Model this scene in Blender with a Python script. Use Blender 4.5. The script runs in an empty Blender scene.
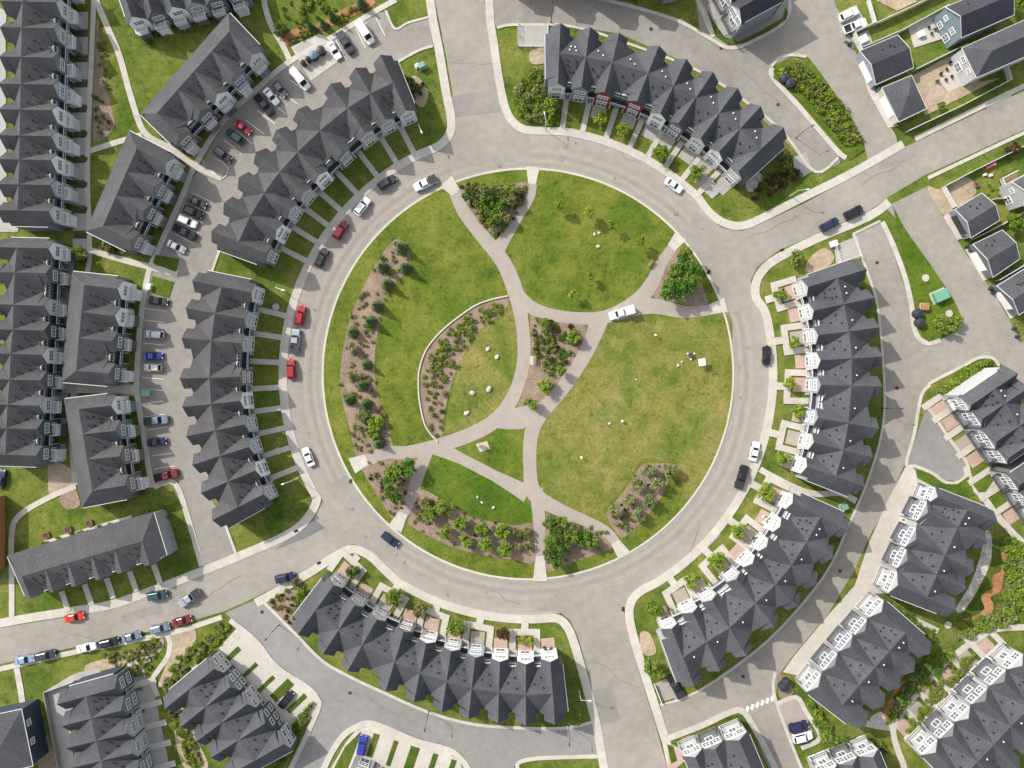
import bpy, bmesh, math, random
from mathutils import Vector, Matrix, noise
from mathutils.geometry import tessellate_polygon
R = math.radians
random.seed(7)
scn = bpy.context.scene
COL = scn.collection
S, H = 0.235, 175.0          # metres per unit of the survey grid at ground level, camera height

def W(px, py, z=0.0):
    k = S * (1 - z / H)
    return Vector(((px - 512) * k, (384 - py) * k, z))
def W2(p, z=0.0):
    v = W(p[0], p[1], z); return Vector((v.x, v.y))

# ------------------------------------------------------------------ materials
def new_mat(name):
    m = bpy.data.materials.new(name); m.use_nodes = True
    nt = m.node_tree
    b = nt.nodes['Principled BSDF']
    return m, nt, b
def ramp(nt, stops):
    r = nt.nodes.new('ShaderNodeValToRGB')
    e = r.color_ramp.elements
    while len(e) < len(stops): e.new(0.5)
    for el, (p, c) in zip(e, stops):
        el.position = p; el.color = (*c, 1)
    return r
def noise_node(nt, vec, scale, detail=4, rough=0.6):
    n = nt.nodes.new('ShaderNodeTexNoise')
    n.inputs['Scale'].default_value = scale; n.inputs['Detail'].default_value = detail
    n.inputs['Roughness'].default_value = rough
    nt.links.new(vec, n.inputs['Vector']); return n
def pos(nt):
    g = nt.nodes.new('ShaderNodeNewGeometry'); return g.outputs['Position']
def mixc(nt, a, b, fac, mode='MIX'):
    m = nt.nodes.new('ShaderNodeMix'); m.data_type = 'RGBA'; m.blend_type = mode
    for sock, v in ((m.inputs[6], a), (m.inputs[7], b)):
        if isinstance(v, tuple): sock.default_value = (*v, 1)
        else: nt.links.new(v, sock)
    if isinstance(fac, (int, float)): m.inputs[0].default_value = fac
    else: nt.links.new(fac, m.inputs[0])
    return m.outputs[2]
def mul(c, k): return tuple(min(1, x * k) for x in c)

def surf(name, c, var=0.18, big=0.08, small=1.5, rough=0.9, bump=0.0, fine=9.0, spec=0.3):
    """mottled surface: broad stains and fine grain"""
    m, nt, b = new_mat(name); p = pos(nt)
    n1 = noise_node(nt, p, big, 5, 0.65); n2 = noise_node(nt, p, small, 4, 0.7); n3 = noise_node(nt, p, fine, 2, 0.5)
    r1 = ramp(nt, [(0.3, mul(c, 1 - var)), (0.7, mul(c, 1 + var))]); nt.links.new(n1.outputs[0], r1.inputs[0])
    r2 = ramp(nt, [(0.3, (1 - var,) * 3), (0.7, (1 + var * .6,) * 3)]); nt.links.new(n2.outputs[0], r2.inputs[0])
    r3 = ramp(nt, [(0.3, (1 - var,) * 3), (0.7, (1 + var * .6,) * 3)]); nt.links.new(n3.outputs[0], r3.inputs[0])
    o = mixc(nt, r1.outputs[0], r2.outputs[0], 1.0, 'MULTIPLY')
    o = mixc(nt, o, r3.outputs[0], 1.0, 'MULTIPLY')
    nt.links.new(o, b.inputs['Base Color'])
    b.inputs['Roughness'].default_value = rough; b.inputs['Specular IOR Level'].default_value = spec
    if bump:
        bm = nt.nodes.new('ShaderNodeBump'); bm.inputs['Strength'].default_value = bump; bm.inputs['Distance'].default_value = 0.15
        nt.links.new(n2.outputs[0], bm.inputs['Height']); nt.links.new(bm.outputs[0], b.inputs['Normal'])
    return m
def flat(name, c, rough=0.5, spec=0.4, metal=0.0):
    m, nt, b = new_mat(name); b.inputs['Base Color'].default_value = (*c, 1)
    b.inputs['Roughness'].default_value = rough; b.inputs['Specular IOR Level'].default_value = spec
    b.inputs['Metallic'].default_value = metal
    return m

def grass(name, dark, mid, dry, dryness=0.5):
    m, nt, b = new_mat(name); p = pos(nt)
    n1 = noise_node(nt, p, 0.06, 7, 0.7); n2 = noise_node(nt, p, 0.28, 7, 0.78); n3 = noise_node(nt, p, 2.6, 5, 0.75)
    r1 = ramp(nt, [(0.36, dark), (0.49, mid), (0.49 + 0.20 * (1 - dryness) + 0.04, dry)])
    a = nt.nodes.new('ShaderNodeMath'); a.operation = 'MULTIPLY_ADD'; a.inputs[1].default_value = 0.55
    nt.links.new(n2.outputs[0], a.inputs[0])
    a2 = nt.nodes.new('ShaderNodeMath'); a2.operation = 'MULTIPLY'; a2.inputs[1].default_value = 0.45
    nt.links.new(n1.outputs[0], a2.inputs[0]); nt.links.new(a2.outputs[0], a.inputs[2])
    nt.links.new(a.outputs[0], r1.inputs[0])
    r3 = ramp(nt, [(0.28, (.58, .60, .55)), (0.5, (.95, .95, .95)), (0.72, (1.3, 1.28, 1.2))]); nt.links.new(n3.outputs[0], r3.inputs[0])
    o = mixc(nt, r1.outputs[0], r3.outputs[0], 1.0, 'MULTIPLY')
    # weed and clover spots
    n4 = noise_node(nt, p, 1.05, 2, 0.4)
    r4 = ramp(nt, [(0.60, (1, 1, 1)), (0.70, (.62, .72, .60))]); nt.links.new(n4.outputs[0], r4.inputs[0])
    o = mixc(nt, o, r4.outputs[0], 1.0, 'MULTIPLY')
    n5 = noise_node(nt, p, 0.085, 4, .6); r5 = ramp(nt, [(.40, (.66, .84, .60)), (.50, (1, 1, 1)), (.62, (1.12, 1.05, 1.04))]); nt.links.new(n5.outputs[0], r5.inputs[0])
    o = mixc(nt, o, r5.outputs[0], 1.0, 'MULTIPLY')
    nt.links.new(o, b.inputs['Base Color']); b.inputs['Roughness'].default_value = 0.95; b.inputs['Specular IOR Level'].default_value = 0.15
    bm = nt.nodes.new('ShaderNodeBump'); bm.inputs['Strength'].default_value = 0.6; bm.inputs['Distance'].default_value = 0.2
    nt.links.new(n3.outputs[0], bm.inputs['Height']); nt.links.new(bm.outputs[0], b.inputs['Normal'])
    return m

M = {}
M['grass'] = grass('grass lawn', (.048, .073, .012), (.112, .144, .023), (.212, .200, .060), 0.50)
M['park'] = grass('grass park', (.052, .076, .010), (.118, .147, .020), (.182, .188, .042), 0.42)
M['dry'] = grass('grass dry field', (.080, .112, .018), (.158, .164, .036), (.225, .202, .074), 0.62)
M['verge'] = grass('grass verge', (.040, .068, .010), (.070, .104, .014), (.120, .135, .028), 0.35)
M['lush'] = grass('grass lush', (.048, .086, .010), (.086, .132, .014), (.125, .155, .022), 0.35)

def ring_asphalt():
    m, nt, b = new_mat('asphalt ring'); p = pos(nt)
    c = W(528, 374)
    sub = nt.nodes.new('ShaderNodeVectorMath'); sub.operation = 'DISTANCE'; sub.inputs[1].default_value = (c.x, c.y, 0.03)
    nt.links.new(p, sub.inputs[0])
    mr = nt.nodes.new('ShaderNodeMapRange'); mr.inputs[1].default_value = 205 * S; mr.inputs[2].default_value = 241 * S
    nt.links.new(sub.outputs['Value'], mr.inputs[0])
    base = (.286, .260, .226)
    rr = ramp(nt, [(0.0, mul(base, 1.08)), (0.13, mul(base, .88)), (0.24, mul(base, 1.05)), (0.36, mul(base, .82)), (0.5, mul(base, 1.06)), (0.62, mul(base, .93)), (1.0, mul(base, 1.08))])
    n0 = noise_node(nt, p, 0.12, 3, .6)
    ad = nt.nodes.new('ShaderNodeMath'); ad.operation = 'MULTIPLY_ADD'; ad.inputs[1].default_value = 0.16
    nt.links.new(n0.outputs[0], ad.inputs[0]); nt.links.new(mr.outputs[0], ad.inputs[2])
    sb = nt.nodes.new('ShaderNodeMath'); sb.operation = 'SUBTRACT'; sb.inputs[1].default_value = 0.08
    nt.links.new(ad.outputs[0], sb.inputs[0]); nt.links.new(sb.outputs[0], rr.inputs[0])
    n2 = noise_node(nt, p, 0.5, 6, .7); n3 = noise_node(nt, p, 8, 3, .6)
    r2 = ramp(nt, [(0.3, (.88,) * 3), (0.7, (1.08,) * 3)]); nt.links.new(n2.outputs[0], r2.inputs[0])
    r3 = ramp(nt, [(0.3, (.88,) * 3), (0.7, (1.1,) * 3)]); nt.links.new(n3.outputs[0], r3.inputs[0])
    o = mixc(nt, rr.outputs[0], r2.outputs[0], 1, 'MULTIPLY'); o = mixc(nt, o, r3.outputs[0], 1, 'MULTIPLY')
    nt.links.new(o, b.inputs['Base Color']); b.inputs['Roughness'].default_value = 0.9; b.inputs['Specular IOR Level'].default_value = .25
    return m
M['ring'] = ring_asphalt()
M['asphalt'] = surf('asphalt worn warm', (.272, .250, .216), .14, .06, .45)
M['lane'] = surf('asphalt lane', (.250, .232, .206), .15, .05, .5)
M['alley'] = surf('asphalt alley', (.266, .242, .210), .15, .05, .5)
M['tarmac'] = surf('asphalt dark', (.225, .216, .204), .13, .05, .5)
M['patch'] = surf('asphalt patch', (.165, .160, .156), .12, .1, .7)
def panels(name, c):
    m = surf(name, c, .09, .12, .8); nt = m.node_tree; b = nt.nodes['Principled BSDF']; src = b.inputs['Base Color'].links[0].from_socket
    uv = nt.nodes.new('ShaderNodeUVMap'); sp = nt.nodes.new('ShaderNodeSeparateXYZ'); nt.links.new(uv.outputs[0], sp.inputs[0])
    d = nt.nodes.new('ShaderNodeMath'); d.operation = 'DIVIDE'; d.inputs[1].default_value = 1.6; nt.links.new(sp.outputs[0], d.inputs[0])
    fl = nt.nodes.new('ShaderNodeMath'); fl.operation = 'FLOOR'; nt.links.new(d.outputs[0], fl.inputs[0])
    wn = nt.nodes.new('ShaderNodeTexWhiteNoise'); wn.noise_dimensions = '1D'; nt.links.new(fl.outputs[0], wn.inputs['W'])
    r = ramp(nt, [(0, (.94,) * 3), (1, (1.05,) * 3)]); nt.links.new(wn.outputs[0], r.inputs[0])
    fr = nt.nodes.new('ShaderNodeMath'); fr.operation = 'FRACT'; nt.links.new(d.outputs[0], fr.inputs[0])
    r2 = ramp(nt, [(0.0, (.78,) * 3), (0.06, (1, 1, 1))]); nt.links.new(fr.outputs[0], r2.inputs[0])
    o = mixc(nt, src, r.outputs[0], 1, 'MULTIPLY'); o = mixc(nt, o, r2.outputs[0], 1, 'MULTIPLY'); nt.links.new(o, b.inputs['Base Color'])
    return m
M['walk'] = panels('concrete walk panels', (.445, .412, .362))
M['concrete'] = surf('concrete', (.445, .412, .362), .11, .12, .8)
M['seal'] = flat('tar seal', (.195, .181, .162), .7)
M['stain'] = surf('oil stained asphalt', (.225, .207, .184), .1, .3, 1.2)
M['oldpatch'] = surf('asphalt old patch', (.235, .219, .200), .12, .1, .7)
M['concrete2'] = surf('concrete grey', (.33, .315, .29), .10, .12, .8)
M['kerb'] = surf('concrete kerb', (.46, .43, .37), .08, .15, 1)
M['path'] = surf('path pinkish asphalt', (.310, .270, .236), .08, .08, .7)
M['pavers'] = surf('pink pavers', (.40, .29, .24), .14, .3, 1.8)
M['mulch'] = surf('bark mulch', (.250, .182, .136), .30, .25, 2.2, fine=6, bump=.5)
M['soil'] = surf('orange earth', (.34, .165, .075), .25, .2, 1.4, bump=.5)
M['bare'] = surf('bare sandy soil', (.36, .29, .20), .25, .3, 1.6, bump=.5)
M['pebble'] = surf('river pebbles', (.50, .46, .40), .4, .6, 3.0, fine=5, bump=.25, spec=.1)
M['dirt'] = surf('garden soil', (.075, .058, .042), .3, .3, 2)
M['paint'] = flat('road paint', (.72, .71, .67), .7)
M['white'] = flat('white trim', (.74, .74, .73), .5)
M['gutter'] = flat('light gutter metal', (.55, .54, .52), .4)
M['metal'] = flat('dark metal', (.03, .03, .032), .5)
M['galv'] = flat('galvanised metal', (.62, .62, .60), .4, .5, .0)
M['glass'] = flat('window glass', (.115, .125, .14), .1, .6)
M['carglass'] = flat('car glass', (.020, .023, .028), .12, .22)
M['rubber'] = flat('rubber', (.016, .016, .017), .8)
M['lamp'] = flat('lamp glass', (.75, .75, .72), .2)
M['red'] = flat('tail lamp red', (.35, .012, .012), .3)
M['iron'] = surf('cast iron', (.055, .05, .045), .2, 1, 4)
M['door'] = flat('door brown', (.12, .06, .035), .6)
M['wood'] = surf('weathered wood', (.24, .17, .11), .2, .5, 3)
M['cedar'] = surf('cedar wood', (.33, .17, .08), .2, .5, 3)
M['rock'] = surf('pale rock', (.46, .42, .35), .2, .8, 4, bump=.4)
M['bark'] = surf('bark', (.11, .085, .06), .2, 2, 8)
M['utility'] = flat('utility green', (.13, .30, .20), .5)
M['bluetub'] = flat('blue plastic', (.020, .027, .046), .5)
M['cyan'] = flat('blue lid', (.06, .15, .22), .5)
M['blacktub'] = flat('black plastic', (.028, .028, .032), .5)
M['pinkfab'] = flat('pink plastic', (.75, .16, .28), .6)

def roofmat(name, c):
    m, nt, b = new_mat(name); p = pos(nt)
    n1 = noise_node(nt, p, .16, 6, .7); n2 = noise_node(nt, p, 2.2, 5, .75); n3 = noise_node(nt, p, 9, 2, .6)
    r1 = ramp(nt, [(0.3, mul(c, .78)), (0.7, mul(c, 1.22))]); nt.links.new(n1.outputs[0], r1.inputs[0])
    r2 = ramp(nt, [(0.3, (.74,) * 3), (0.7, (1.24,) * 3)]); nt.links.new(n2.outputs[0], r2.inputs[0])
    r3 = ramp(nt, [(0.3, (.78,) * 3), (0.7, (1.22,) * 3)]); nt.links.new(n3.outputs[0], r3.inputs[0])
    sep = nt.nodes.new('ShaderNodeSeparateXYZ'); nt.links.new(p, sep.inputs[0])
    fr = nt.nodes.new('ShaderNodeMath'); fr.operation = 'MULTIPLY'; fr.inputs[1].default_value = 3.4; nt.links.new(sep.outputs[2], fr.inputs[0])
    f2 = nt.nodes.new('ShaderNodeMath'); f2.operation = 'FRACT'; nt.links.new(fr.outputs[0], f2.inputs[0])
    r4 = ramp(nt, [(0.0, (.84,) * 3), (0.3, (1.04,) * 3)]); nt.links.new(f2.outputs[0], r4.inputs[0])
    o = mixc(nt, r1.outputs[0], r2.outputs[0], 1, 'MULTIPLY'); o = mixc(nt, o, r3.outputs[0], 1, 'MULTIPLY'); o = mixc(nt, o, r4.outputs[0], 1, 'MULTIPLY')
    nt.links.new(o, b.inputs['Base Color']); b.inputs['Roughness'].default_value = .92; b.inputs['Specular IOR Level'].default_value = .2
    return m
M['roofA'] = roofmat('shingles slate', (.067, .069, .076))
M['roofB'] = roofmat('shingles charcoal', (.069, .068, .071))
M['roofC'] = roofmat('shingles dark', (.068, .070, .077))
M['roofD'] = roofmat('shingles navy', (.045, .045, .055))
def siding(name, c):
    m, nt, b = new_mat(name); p = pos(nt)
    sep = nt.nodes.new('ShaderNodeSeparateXYZ'); nt.links.new(p, sep.inputs[0])
    fr = nt.nodes.new('ShaderNodeMath'); fr.operation = 'MULTIPLY'; fr.inputs[1].default_value = 5.0; nt.links.new(sep.outputs[2], fr.inputs[0])
    f2 = nt.nodes.new('ShaderNodeMath'); f2.operation = 'FRACT'; nt.links.new(fr.outputs[0], f2.inputs[0])
    r4 = ramp(nt, [(0.0, mul(c, .72)), (0.2, c)]); nt.links.new(f2.outputs[0], r4.inputs[0])
    n = noise_node(nt, p, .8, 3); r = ramp(nt, [(.3, (.9,) * 3), (.7, (1.05,) * 3)]); nt.links.new(n.outputs[0], r.inputs[0])
    nt.links.new(mixc(nt, r4.outputs[0], r.outputs[0], 1, 'MULTIPLY'), b.inputs['Base Color'])
    b.inputs['Roughness'].default_value = .7
    return m
SID = {'white': siding('siding white', (.43, .43, .435)), 'lgrey': siding('siding light grey', (.36, .37, .37)), 'grey': siding('siding grey', (.30, .31, .32)),
       'dgrey': siding('siding charcoal', (.13, .135, .14)), 'blue': siding('siding blue grey', (.25, .28, .34)), 'red': siding('siding barn red', (.19, .022, .025)),
       'slate': siding('siding slate', (.17, .20, .22)), 'navy': siding('siding navy', (.03, .045, .075)), 'green': siding('siding dark green', (.06, .10, .095)),
       'lav': siding('siding pale lavender', (.19, .205, .25)), 'mid': siding('siding mid grey', (.17, .172, .18)), 'white_in_shade': siding('siding white raised for shade', (.82, .82, .81)), 'lgrey_in_shade': siding('siding light grey raised for shade', (.56, .565, .56)), 'grey_in_shade': siding('siding grey raised for shade', (.38, .385, .39)), 'blue_in_shade': siding('siding blue grey raised for shade', (.36, .41, .48)), 'white_in_sun': siding('siding white lowered for sun', (.35, .35, .355)), 'cedar': siding('siding cedar orange', (.40, .16, .06)), 'beige': siding('siding beige', (.5, .46, .39)), 'teal': siding('siding steel blue', (.17, .23, .26)), 'brown': siding('siding taupe', (.22, .19, .165))}  # light put into colour: brighter sidings for shaded bays, dimmer white for sunlit fronts

def leafmat(name, c, trans=.35):
    m, nt, b = new_mat(name); nt.nodes.remove(b)
    out = nt.nodes['Material Output']
    oi = nt.nodes.new('ShaderNodeObjectInfo'); p = pos(nt)
    n = noise_node(nt, p, 2.0, 3, .6)
    r = ramp(nt, [(.3, mul(c, .70)), (.7, (c[0] * 1.3, c[1] * 1.25, c[2] * 1.2))]); nt.links.new(n.outputs[0], r.inputs[0])
    r2 = ramp(nt, [(0, (.78, .84, .8)), (1, (1.24, 1.14, 1.1))]); nt.links.new(oi.outputs['Random'], r2.inputs[0])
    o = mixc(nt, r.outputs[0], r2.outputs[0], 1, 'MULTIPLY')
    d = nt.nodes.new('ShaderNodeBsdfDiffuse'); t = nt.nodes.new('ShaderNodeBsdfTranslucent'); mx = nt.nodes.new('ShaderNodeMixShader'); mx.inputs[0].default_value = trans
    nt.links.new(o, d.inputs[0]); nt.links.new(o, t.inputs[0]); nt.links.new(d.outputs[0], mx.inputs[1]); nt.links.new(t.outputs[0], mx.inputs[2]); nt.links.new(mx.outputs[0], out.inputs[0])
    return m
LEAF = {'bright': leafmat('leaves fresh green', (.215, .315, .050)), 'mid': leafmat('leaves green', (.205, .285, .058)), 'dark': leafmat('leaves dark green', (.125, .185, .048)),
        'olive': leafmat('leaves olive', (.225, .245, .085)), 'conifer': leafmat('needles', (.095, .135, .062), .15), 'sage': leafmat('leaves sage', (.250, .290, .130)),
        'brown': leafmat('leaves brown', (.11, .075, .045)), 'yellow': leafmat('leaves yellow green', (.270, .350, .055)), 'deep': leafmat('leaves deep green', (.115, .235, .042))}

# ------------------------------------------------------------------ mesh helpers
def tag(o, label=None, cat=None, group=None, kind=None):
    if label: o['label'] = label
    if cat: o['category'] = cat
    if group: o['group'] = group
    if kind: o['kind'] = kind
    return o
def link(name, me, parent=None, loc=(0, 0, 0), rz=0):
    o = bpy.data.objects.new(name, me); COL.objects.link(o)
    if parent: o.parent = parent
    o.location = loc; o.rotation_euler = (0, 0, rz)
    return o
def empty(name, loc=(0, 0, 0), rz=0):
    o = link(name, None, None, loc, rz); o.empty_display_size = .5; return o
def bm_mesh(name, bm, mats, smooth=False):
    me = bpy.data.meshes.new(name)
    bmesh.ops.recalc_face_normals(bm, faces=bm.faces[:])
    bm.to_mesh(me); bm.free()
    for m in (mats if isinstance(mats, (list, tuple)) else [mats]): me.materials.append(m)
    if smooth:
        for p in me.polygons: p.use_smooth = True
    return me
def face(bm, pts, mi=0):
    f = bm.faces.new([bm.verts.new(p) for p in pts]); f.material_index = mi; return f
def box(bm, c, sx, sy, sz, ang=0, mi=0, taper=1.0):
    """box with its base centre at c"""
    ca, sa = math.cos(ang), math.sin(ang); vs = []
    for k, t in ((0, 1), (1, taper)):
        for x, y in ((-1, -1), (1, -1), (1, 1), (-1, 1)):
            x_, y_ = x * sx / 2 * t, y * sy / 2 * t
            vs.append(bm.verts.new((c[0] + x_ * ca - y_ * sa, c[1] + x_ * sa + y_ * ca, c[2] + k * sz)))
    for q in ((3, 2, 1, 0), (4, 5, 6, 7), (0, 1, 5, 4), (1, 2, 6, 5), (2, 3, 7, 6), (3, 0, 4, 7)):
        bm.faces.new([vs[i] for i in q]).material_index = mi
def prism(bm, pts, z0, z1, mi=0):
    n = len(pts)
    lo = [bm.verts.new((p[0], p[1], z0)) for p in pts]; hi = [bm.verts.new((p[0], p[1], z1)) for p in pts]
    for t in tessellate_polygon([[Vector((p[0], p[1], 0)) for p in pts]]):
        bm.faces.new([hi[i] for i in t]).material_index = mi
    for i in range(n):
        j = (i + 1) % n
        bm.faces.new([lo[i], lo[j], hi[j], hi[i]]).material_index = mi
def cyl(bm, c, r, h, seg=12, r2=None, mi=0):
    r2 = r if r2 is None else r2
    a = [bm.verts.new((c[0] + r * math.cos(2 * math.pi * i / seg), c[1] + r * math.sin(2 * math.pi * i / seg), c[2])) for i in range(seg)]
    b = [bm.verts.new((c[0] + r2 * math.cos(2 * math.pi * i / seg), c[1] + r2 * math.sin(2 * math.pi * i / seg), c[2] + h)) for i in range(seg)]
    for i in range(seg):
        j = (i + 1) % seg; bm.faces.new([a[i], a[j], b[j], b[i]]).material_index = mi
    bm.faces.new(b).material_index = mi; bm.faces.new(a[::-1]).material_index = mi
def tube(bm, p, q, r, r2=None, seg=7, mi=0):
    p, q = Vector(p), Vector(q); r2 = r if r2 is None else r2
    d = (q - p).normalized(); u = d.orthogonal().normalized(); v = d.cross(u)
    A = [bm.verts.new(p + (u * math.cos(2 * math.pi * i / seg) + v * math.sin(2 * math.pi * i / seg)) * r) for i in range(seg)]
    B = [bm.verts.new(q + (u * math.cos(2 * math.pi * i / seg) + v * math.sin(2 * math.pi * i / seg)) * r2) for i in range(seg)]
    for i in range(seg):
        j = (i + 1) % seg; bm.faces.new([A[i], A[j], B[j], B[i]]).material_index = mi
    bm.faces.new(A[::-1]).material_index = mi; bm.faces.new(B).material_index = mi

def smooth_pts(pts, closed=False, n=6):
    P = [Vector((p[0], p[1])) for p in pts]; out = []; N = len(P)
    rng = range(N) if closed else range(N - 1)
    for i in rng:
        if closed: p0, p1, p2, p3 = P[i - 1], P[i], P[(i + 1) % N], P[(i + 2) % N]
        else: p0, p1, p2, p3 = P[max(i - 1, 0)], P[i], P[i + 1], P[min(i + 2, N - 1)]
        for k in range(n):
            t = k / n
            out.append(0.5 * ((2 * p1) + (p2 - p0) * t + (2 * p0 - 5 * p1 + 4 * p2 - p3) * t * t + (3 * p1 - p0 - 3 * p2 + p3) * t ** 3))
    if not closed: out.append(P[-1])
    return out

_z = {}
def zlayer(base):
    _z[base] = _z.get(base, 0) + 1
    return base + _z[base] * (0.004 if base < 0.1 else 0.0015)
def sheet(name, pts, base, mat, smooth=False, kind='structure', label=None, cat=None, group=None):
    """ground surface outlined on the survey grid; its sides go down below the ground so that its edge is a real step"""
    z = zlayer(base)
    if smooth: pts = smooth_pts(pts, True)
    P = [W2(p) for p in pts]
    bm = bmesh.new(); prism(bm, P, -0.05, z)
    o = link(name, bm_mesh(name, bm, mat)); o['kind'] = kind
    if label: tag(o, label, cat, group)
    return o
def ribbon(name, pts, width, base, mat, n=6, kind='structure'):
    z = zlayer(base)
    C = smooth_pts(pts, False, n); K = len(C)
    if not isinstance(width, (list, tuple)): width = [width] * len(pts)
    bm = bmesh.new(); rows = []; cum = 0; uvl = bm.loops.layers.uv.new('UVMap'); us = []
    if mat is M.get('concrete') and len(pts) > 2: mat = M['walk']
    for i, c in enumerate(C):
        if i: cum += (C[i] - C[i - 1]).length * S
        us.append(cum)
        t = (C[min(i + 1, K - 1)] - C[max(i - 1, 0)]).normalized(); nrm = Vector((-t.y, t.x))
        u = i / max(1, K - 1) * (len(width) - 1); a = int(min(u, len(width) - 2)) if len(width) > 1 else 0
        w = (width[a] + (width[min(a + 1, len(width) - 1)] - width[a]) * (u - a)) / 2
        l, r = W2(c + nrm * w), W2(c - nrm * w)
        rows.append([bm.verts.new((l.x, l.y, z)), bm.verts.new((r.x, r.y, z)), bm.verts.new((l.x, l.y, -.05)), bm.verts.new((r.x, r.y, -.05))])
    for k, (a, b) in enumerate(zip(rows, rows[1:])):
        f = bm.faces.new([a[0], a[1], b[1], b[0]])
        for lp, q in zip(f.loops, (0, 0, 1, 1)): lp[uvl].uv = (us[k + q], 0)
        bm.faces.new([a[0], b[0], b[2], a[2]]); bm.faces.new([a[1], a[3], b[3], b[1]])
    for a in (rows[0], rows[-1]): bm.faces.new([a[0], a[1], a[3], a[2]])
    o = link(name, bm_mesh(name, bm, mat)); o['kind'] = kind
    return o
CX, CY = 528, 374
def ring_pts(r, a0, a1, n=24):
    """angles in degrees, measured clockwise from north as on the map"""
    return [(CX + r * math.sin(R(a0 + (a1 - a0) * i / n)), CY - r * math.cos(R(a0 + (a1 - a0) * i / n))) for i in range(n + 1)]
def annulus(name, r0, r1, base, mat, a0=0, a1=360, n=120):
    z = zlayer(base); bm = bmesh.new(); rows = []
    A = ring_pts(r0, a0, a1, n); B = ring_pts(r1, a0, a1, n)
    for p, q in zip(A, B):
        p, q = W2(p), W2(q)
        rows.append([bm.verts.new((p.x, p.y, z)), bm.verts.new((q.x, q.y, z)), bm.verts.new((p.x, p.y, -.05)), bm.verts.new((q.x, q.y, -.05))])
    for a, b in zip(rows, rows[1:]):
        bm.faces.new([a[0], a[1], b[1], b[0]]); bm.faces.new([a[0], b[0], b[2], a[2]]); bm.faces.new([a[1], a[3], b[3], b[1]])
    o = link(name, bm_mesh(name, bm, mat)); o['kind'] = 'structure'; return o
def inside(p, poly):
    c = False; n = len(poly); j = n - 1
    for i in range(n):
        a, b = poly[i], poly[j]
        if (a[1] > p[1]) != (b[1] > p[1]) and p[0] < (b[0] - a[0]) * (p[1] - a[1]) / (b[1] - a[1]) + a[0]: c = not c
        j = i
    return c

# ------------------------------------------------------------------ the setting
bm = bmesh.new(); face(bm, [(-1500, -1500, 0), (1500, -1500, 0), (1500, 1500, 0), (-1500, 1500, 0)])
link('ground', bm_mesh('ground', bm, M['grass']))['kind'] = 'structure'

# roads
annulus('ring_road', 204, 241, .03, M['ring'], 0, 360, 160)
sheet('road', [(433, -160), (484, -160), (484, 0), (492, 45), (500, 100), (506, 117), (515, 127), (530, 134), (530, 165), (430, 168), (424, 160), (440, 150), (452, 138), (456, 125), (452, 90), (444, 45), (435, 0)], .03, M['asphalt'])
sheet('road', [(695, 212), (706, 218), (722, 228), (742, 231), (764, 222), (805, 203), (865, 170), (905, 147), (1024, 91), (1200, 8), (1225, 45), (1024, 130), (925, 175), (890, 196), (868, 212), (818, 233), (776, 252), (757, 267), (750, 282), (749, 298), (752, 312), (735, 312), (680, 235)], .03, M['asphalt'])
sheet('road', [(330, 485), (324, 499), (317, 514), (302, 530), (282, 542), (256, 554), (205, 575), (120, 606), (72, 616), (0, 628), (-180, 665), (-180, 706), (0, 664), (75, 647), (170, 627), (225, 611), (256, 597), (283, 583), (310, 567), (335, 551), (353, 544), (372, 550), (386, 562), (400, 545), (345, 475)], .03, M['asphalt'])
sheet('road', [(530, 612), (548, 611), (560, 612), (570, 620), (578, 636), (590, 680), (600, 725), (608, 768), (640, 960), (700, 960), (667, 768), (656, 726), (636, 663), (624, 612), (628, 598), (640, 585), (655, 573), (560, 590)], .03, M['asphalt'])
# lanes and parking courts
NWL = [(385, 12), (395, 29), (407, 24), (430, 17), (433, 47), (418, 51), (400, 62), (385, 75), (330, 110), (280, 160), (240, 205), (222, 245), (212, 274), (205, 300), (200, 400), (212, 500), (227, 525), (236, 556), (205, 572), (196, 545), (178, 480), (156, 486), (150, 470), (142, 425), (138, 397), (140, 360), (145, 297), (152, 270), (163, 245), (186, 190), (200, 168), (226, 120), (258, 92), (290, 63), (333, 37), (376, 13)]
sheet('lane', NWL, .04, M['lane'])
sheet('lane', [(484, 0), (540, -6), (597, -2), (630, 3), (672, 18), (707, 37), (722, 45), (745, 44), (772, 64), (776, 78), (800, 105), (838, 152), (840, 163), (818, 175), (812, 170), (780, 135), (735, 95), (680, 60), (620, 34), (560, 24), (512, 25), (497, 28)], .04, M['lane'])
sheet('lane', [(672, -160), (700, 30), (722, 46), (742, 46), (772, 66), (790, 57), (808, 57), (820, 72), (848, 112), (863, 140), (868, 160), (898, 148), (896, 136), (868, 90), (851, 38), (836, 6), (812, -60), (800, -160)], .04, M['alley'])
sheet('parking_court', [(742, 46), (771, 66), (780, 58), (792, 55), (805, 56), (826, 45), (815, 26), (801, 0), (780, -40), (770, -40), (789, 2), (787, 18), (772, 30)], .045, M['patch'])  # dark sheet cut to the top house's cast shadow, shade put into its colour
sheet('lane', [(853, 234), (880, 222), (890, 242), (908, 299), (912, 332), (920, 343), (930, 344), (942, 339), (957, 330), (985, 345), (1000, 360), (985, 356), (963, 366), (930, 384), (921, 400), (913, 434), (905, 463), (885, 509), (868, 539), (855, 569), (828, 614), (791, 658), (778, 676), (775, 700), (801, 768), (870, 960), (840, 960), (769, 768), (745, 712), (737, 707), (667, 737), (660, 705), (700, 690), (768, 640), (823, 578), (848, 526), (868, 480), (882, 430), (884, 384), (880, 320), (868, 275)], .04, M['alley'])
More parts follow.
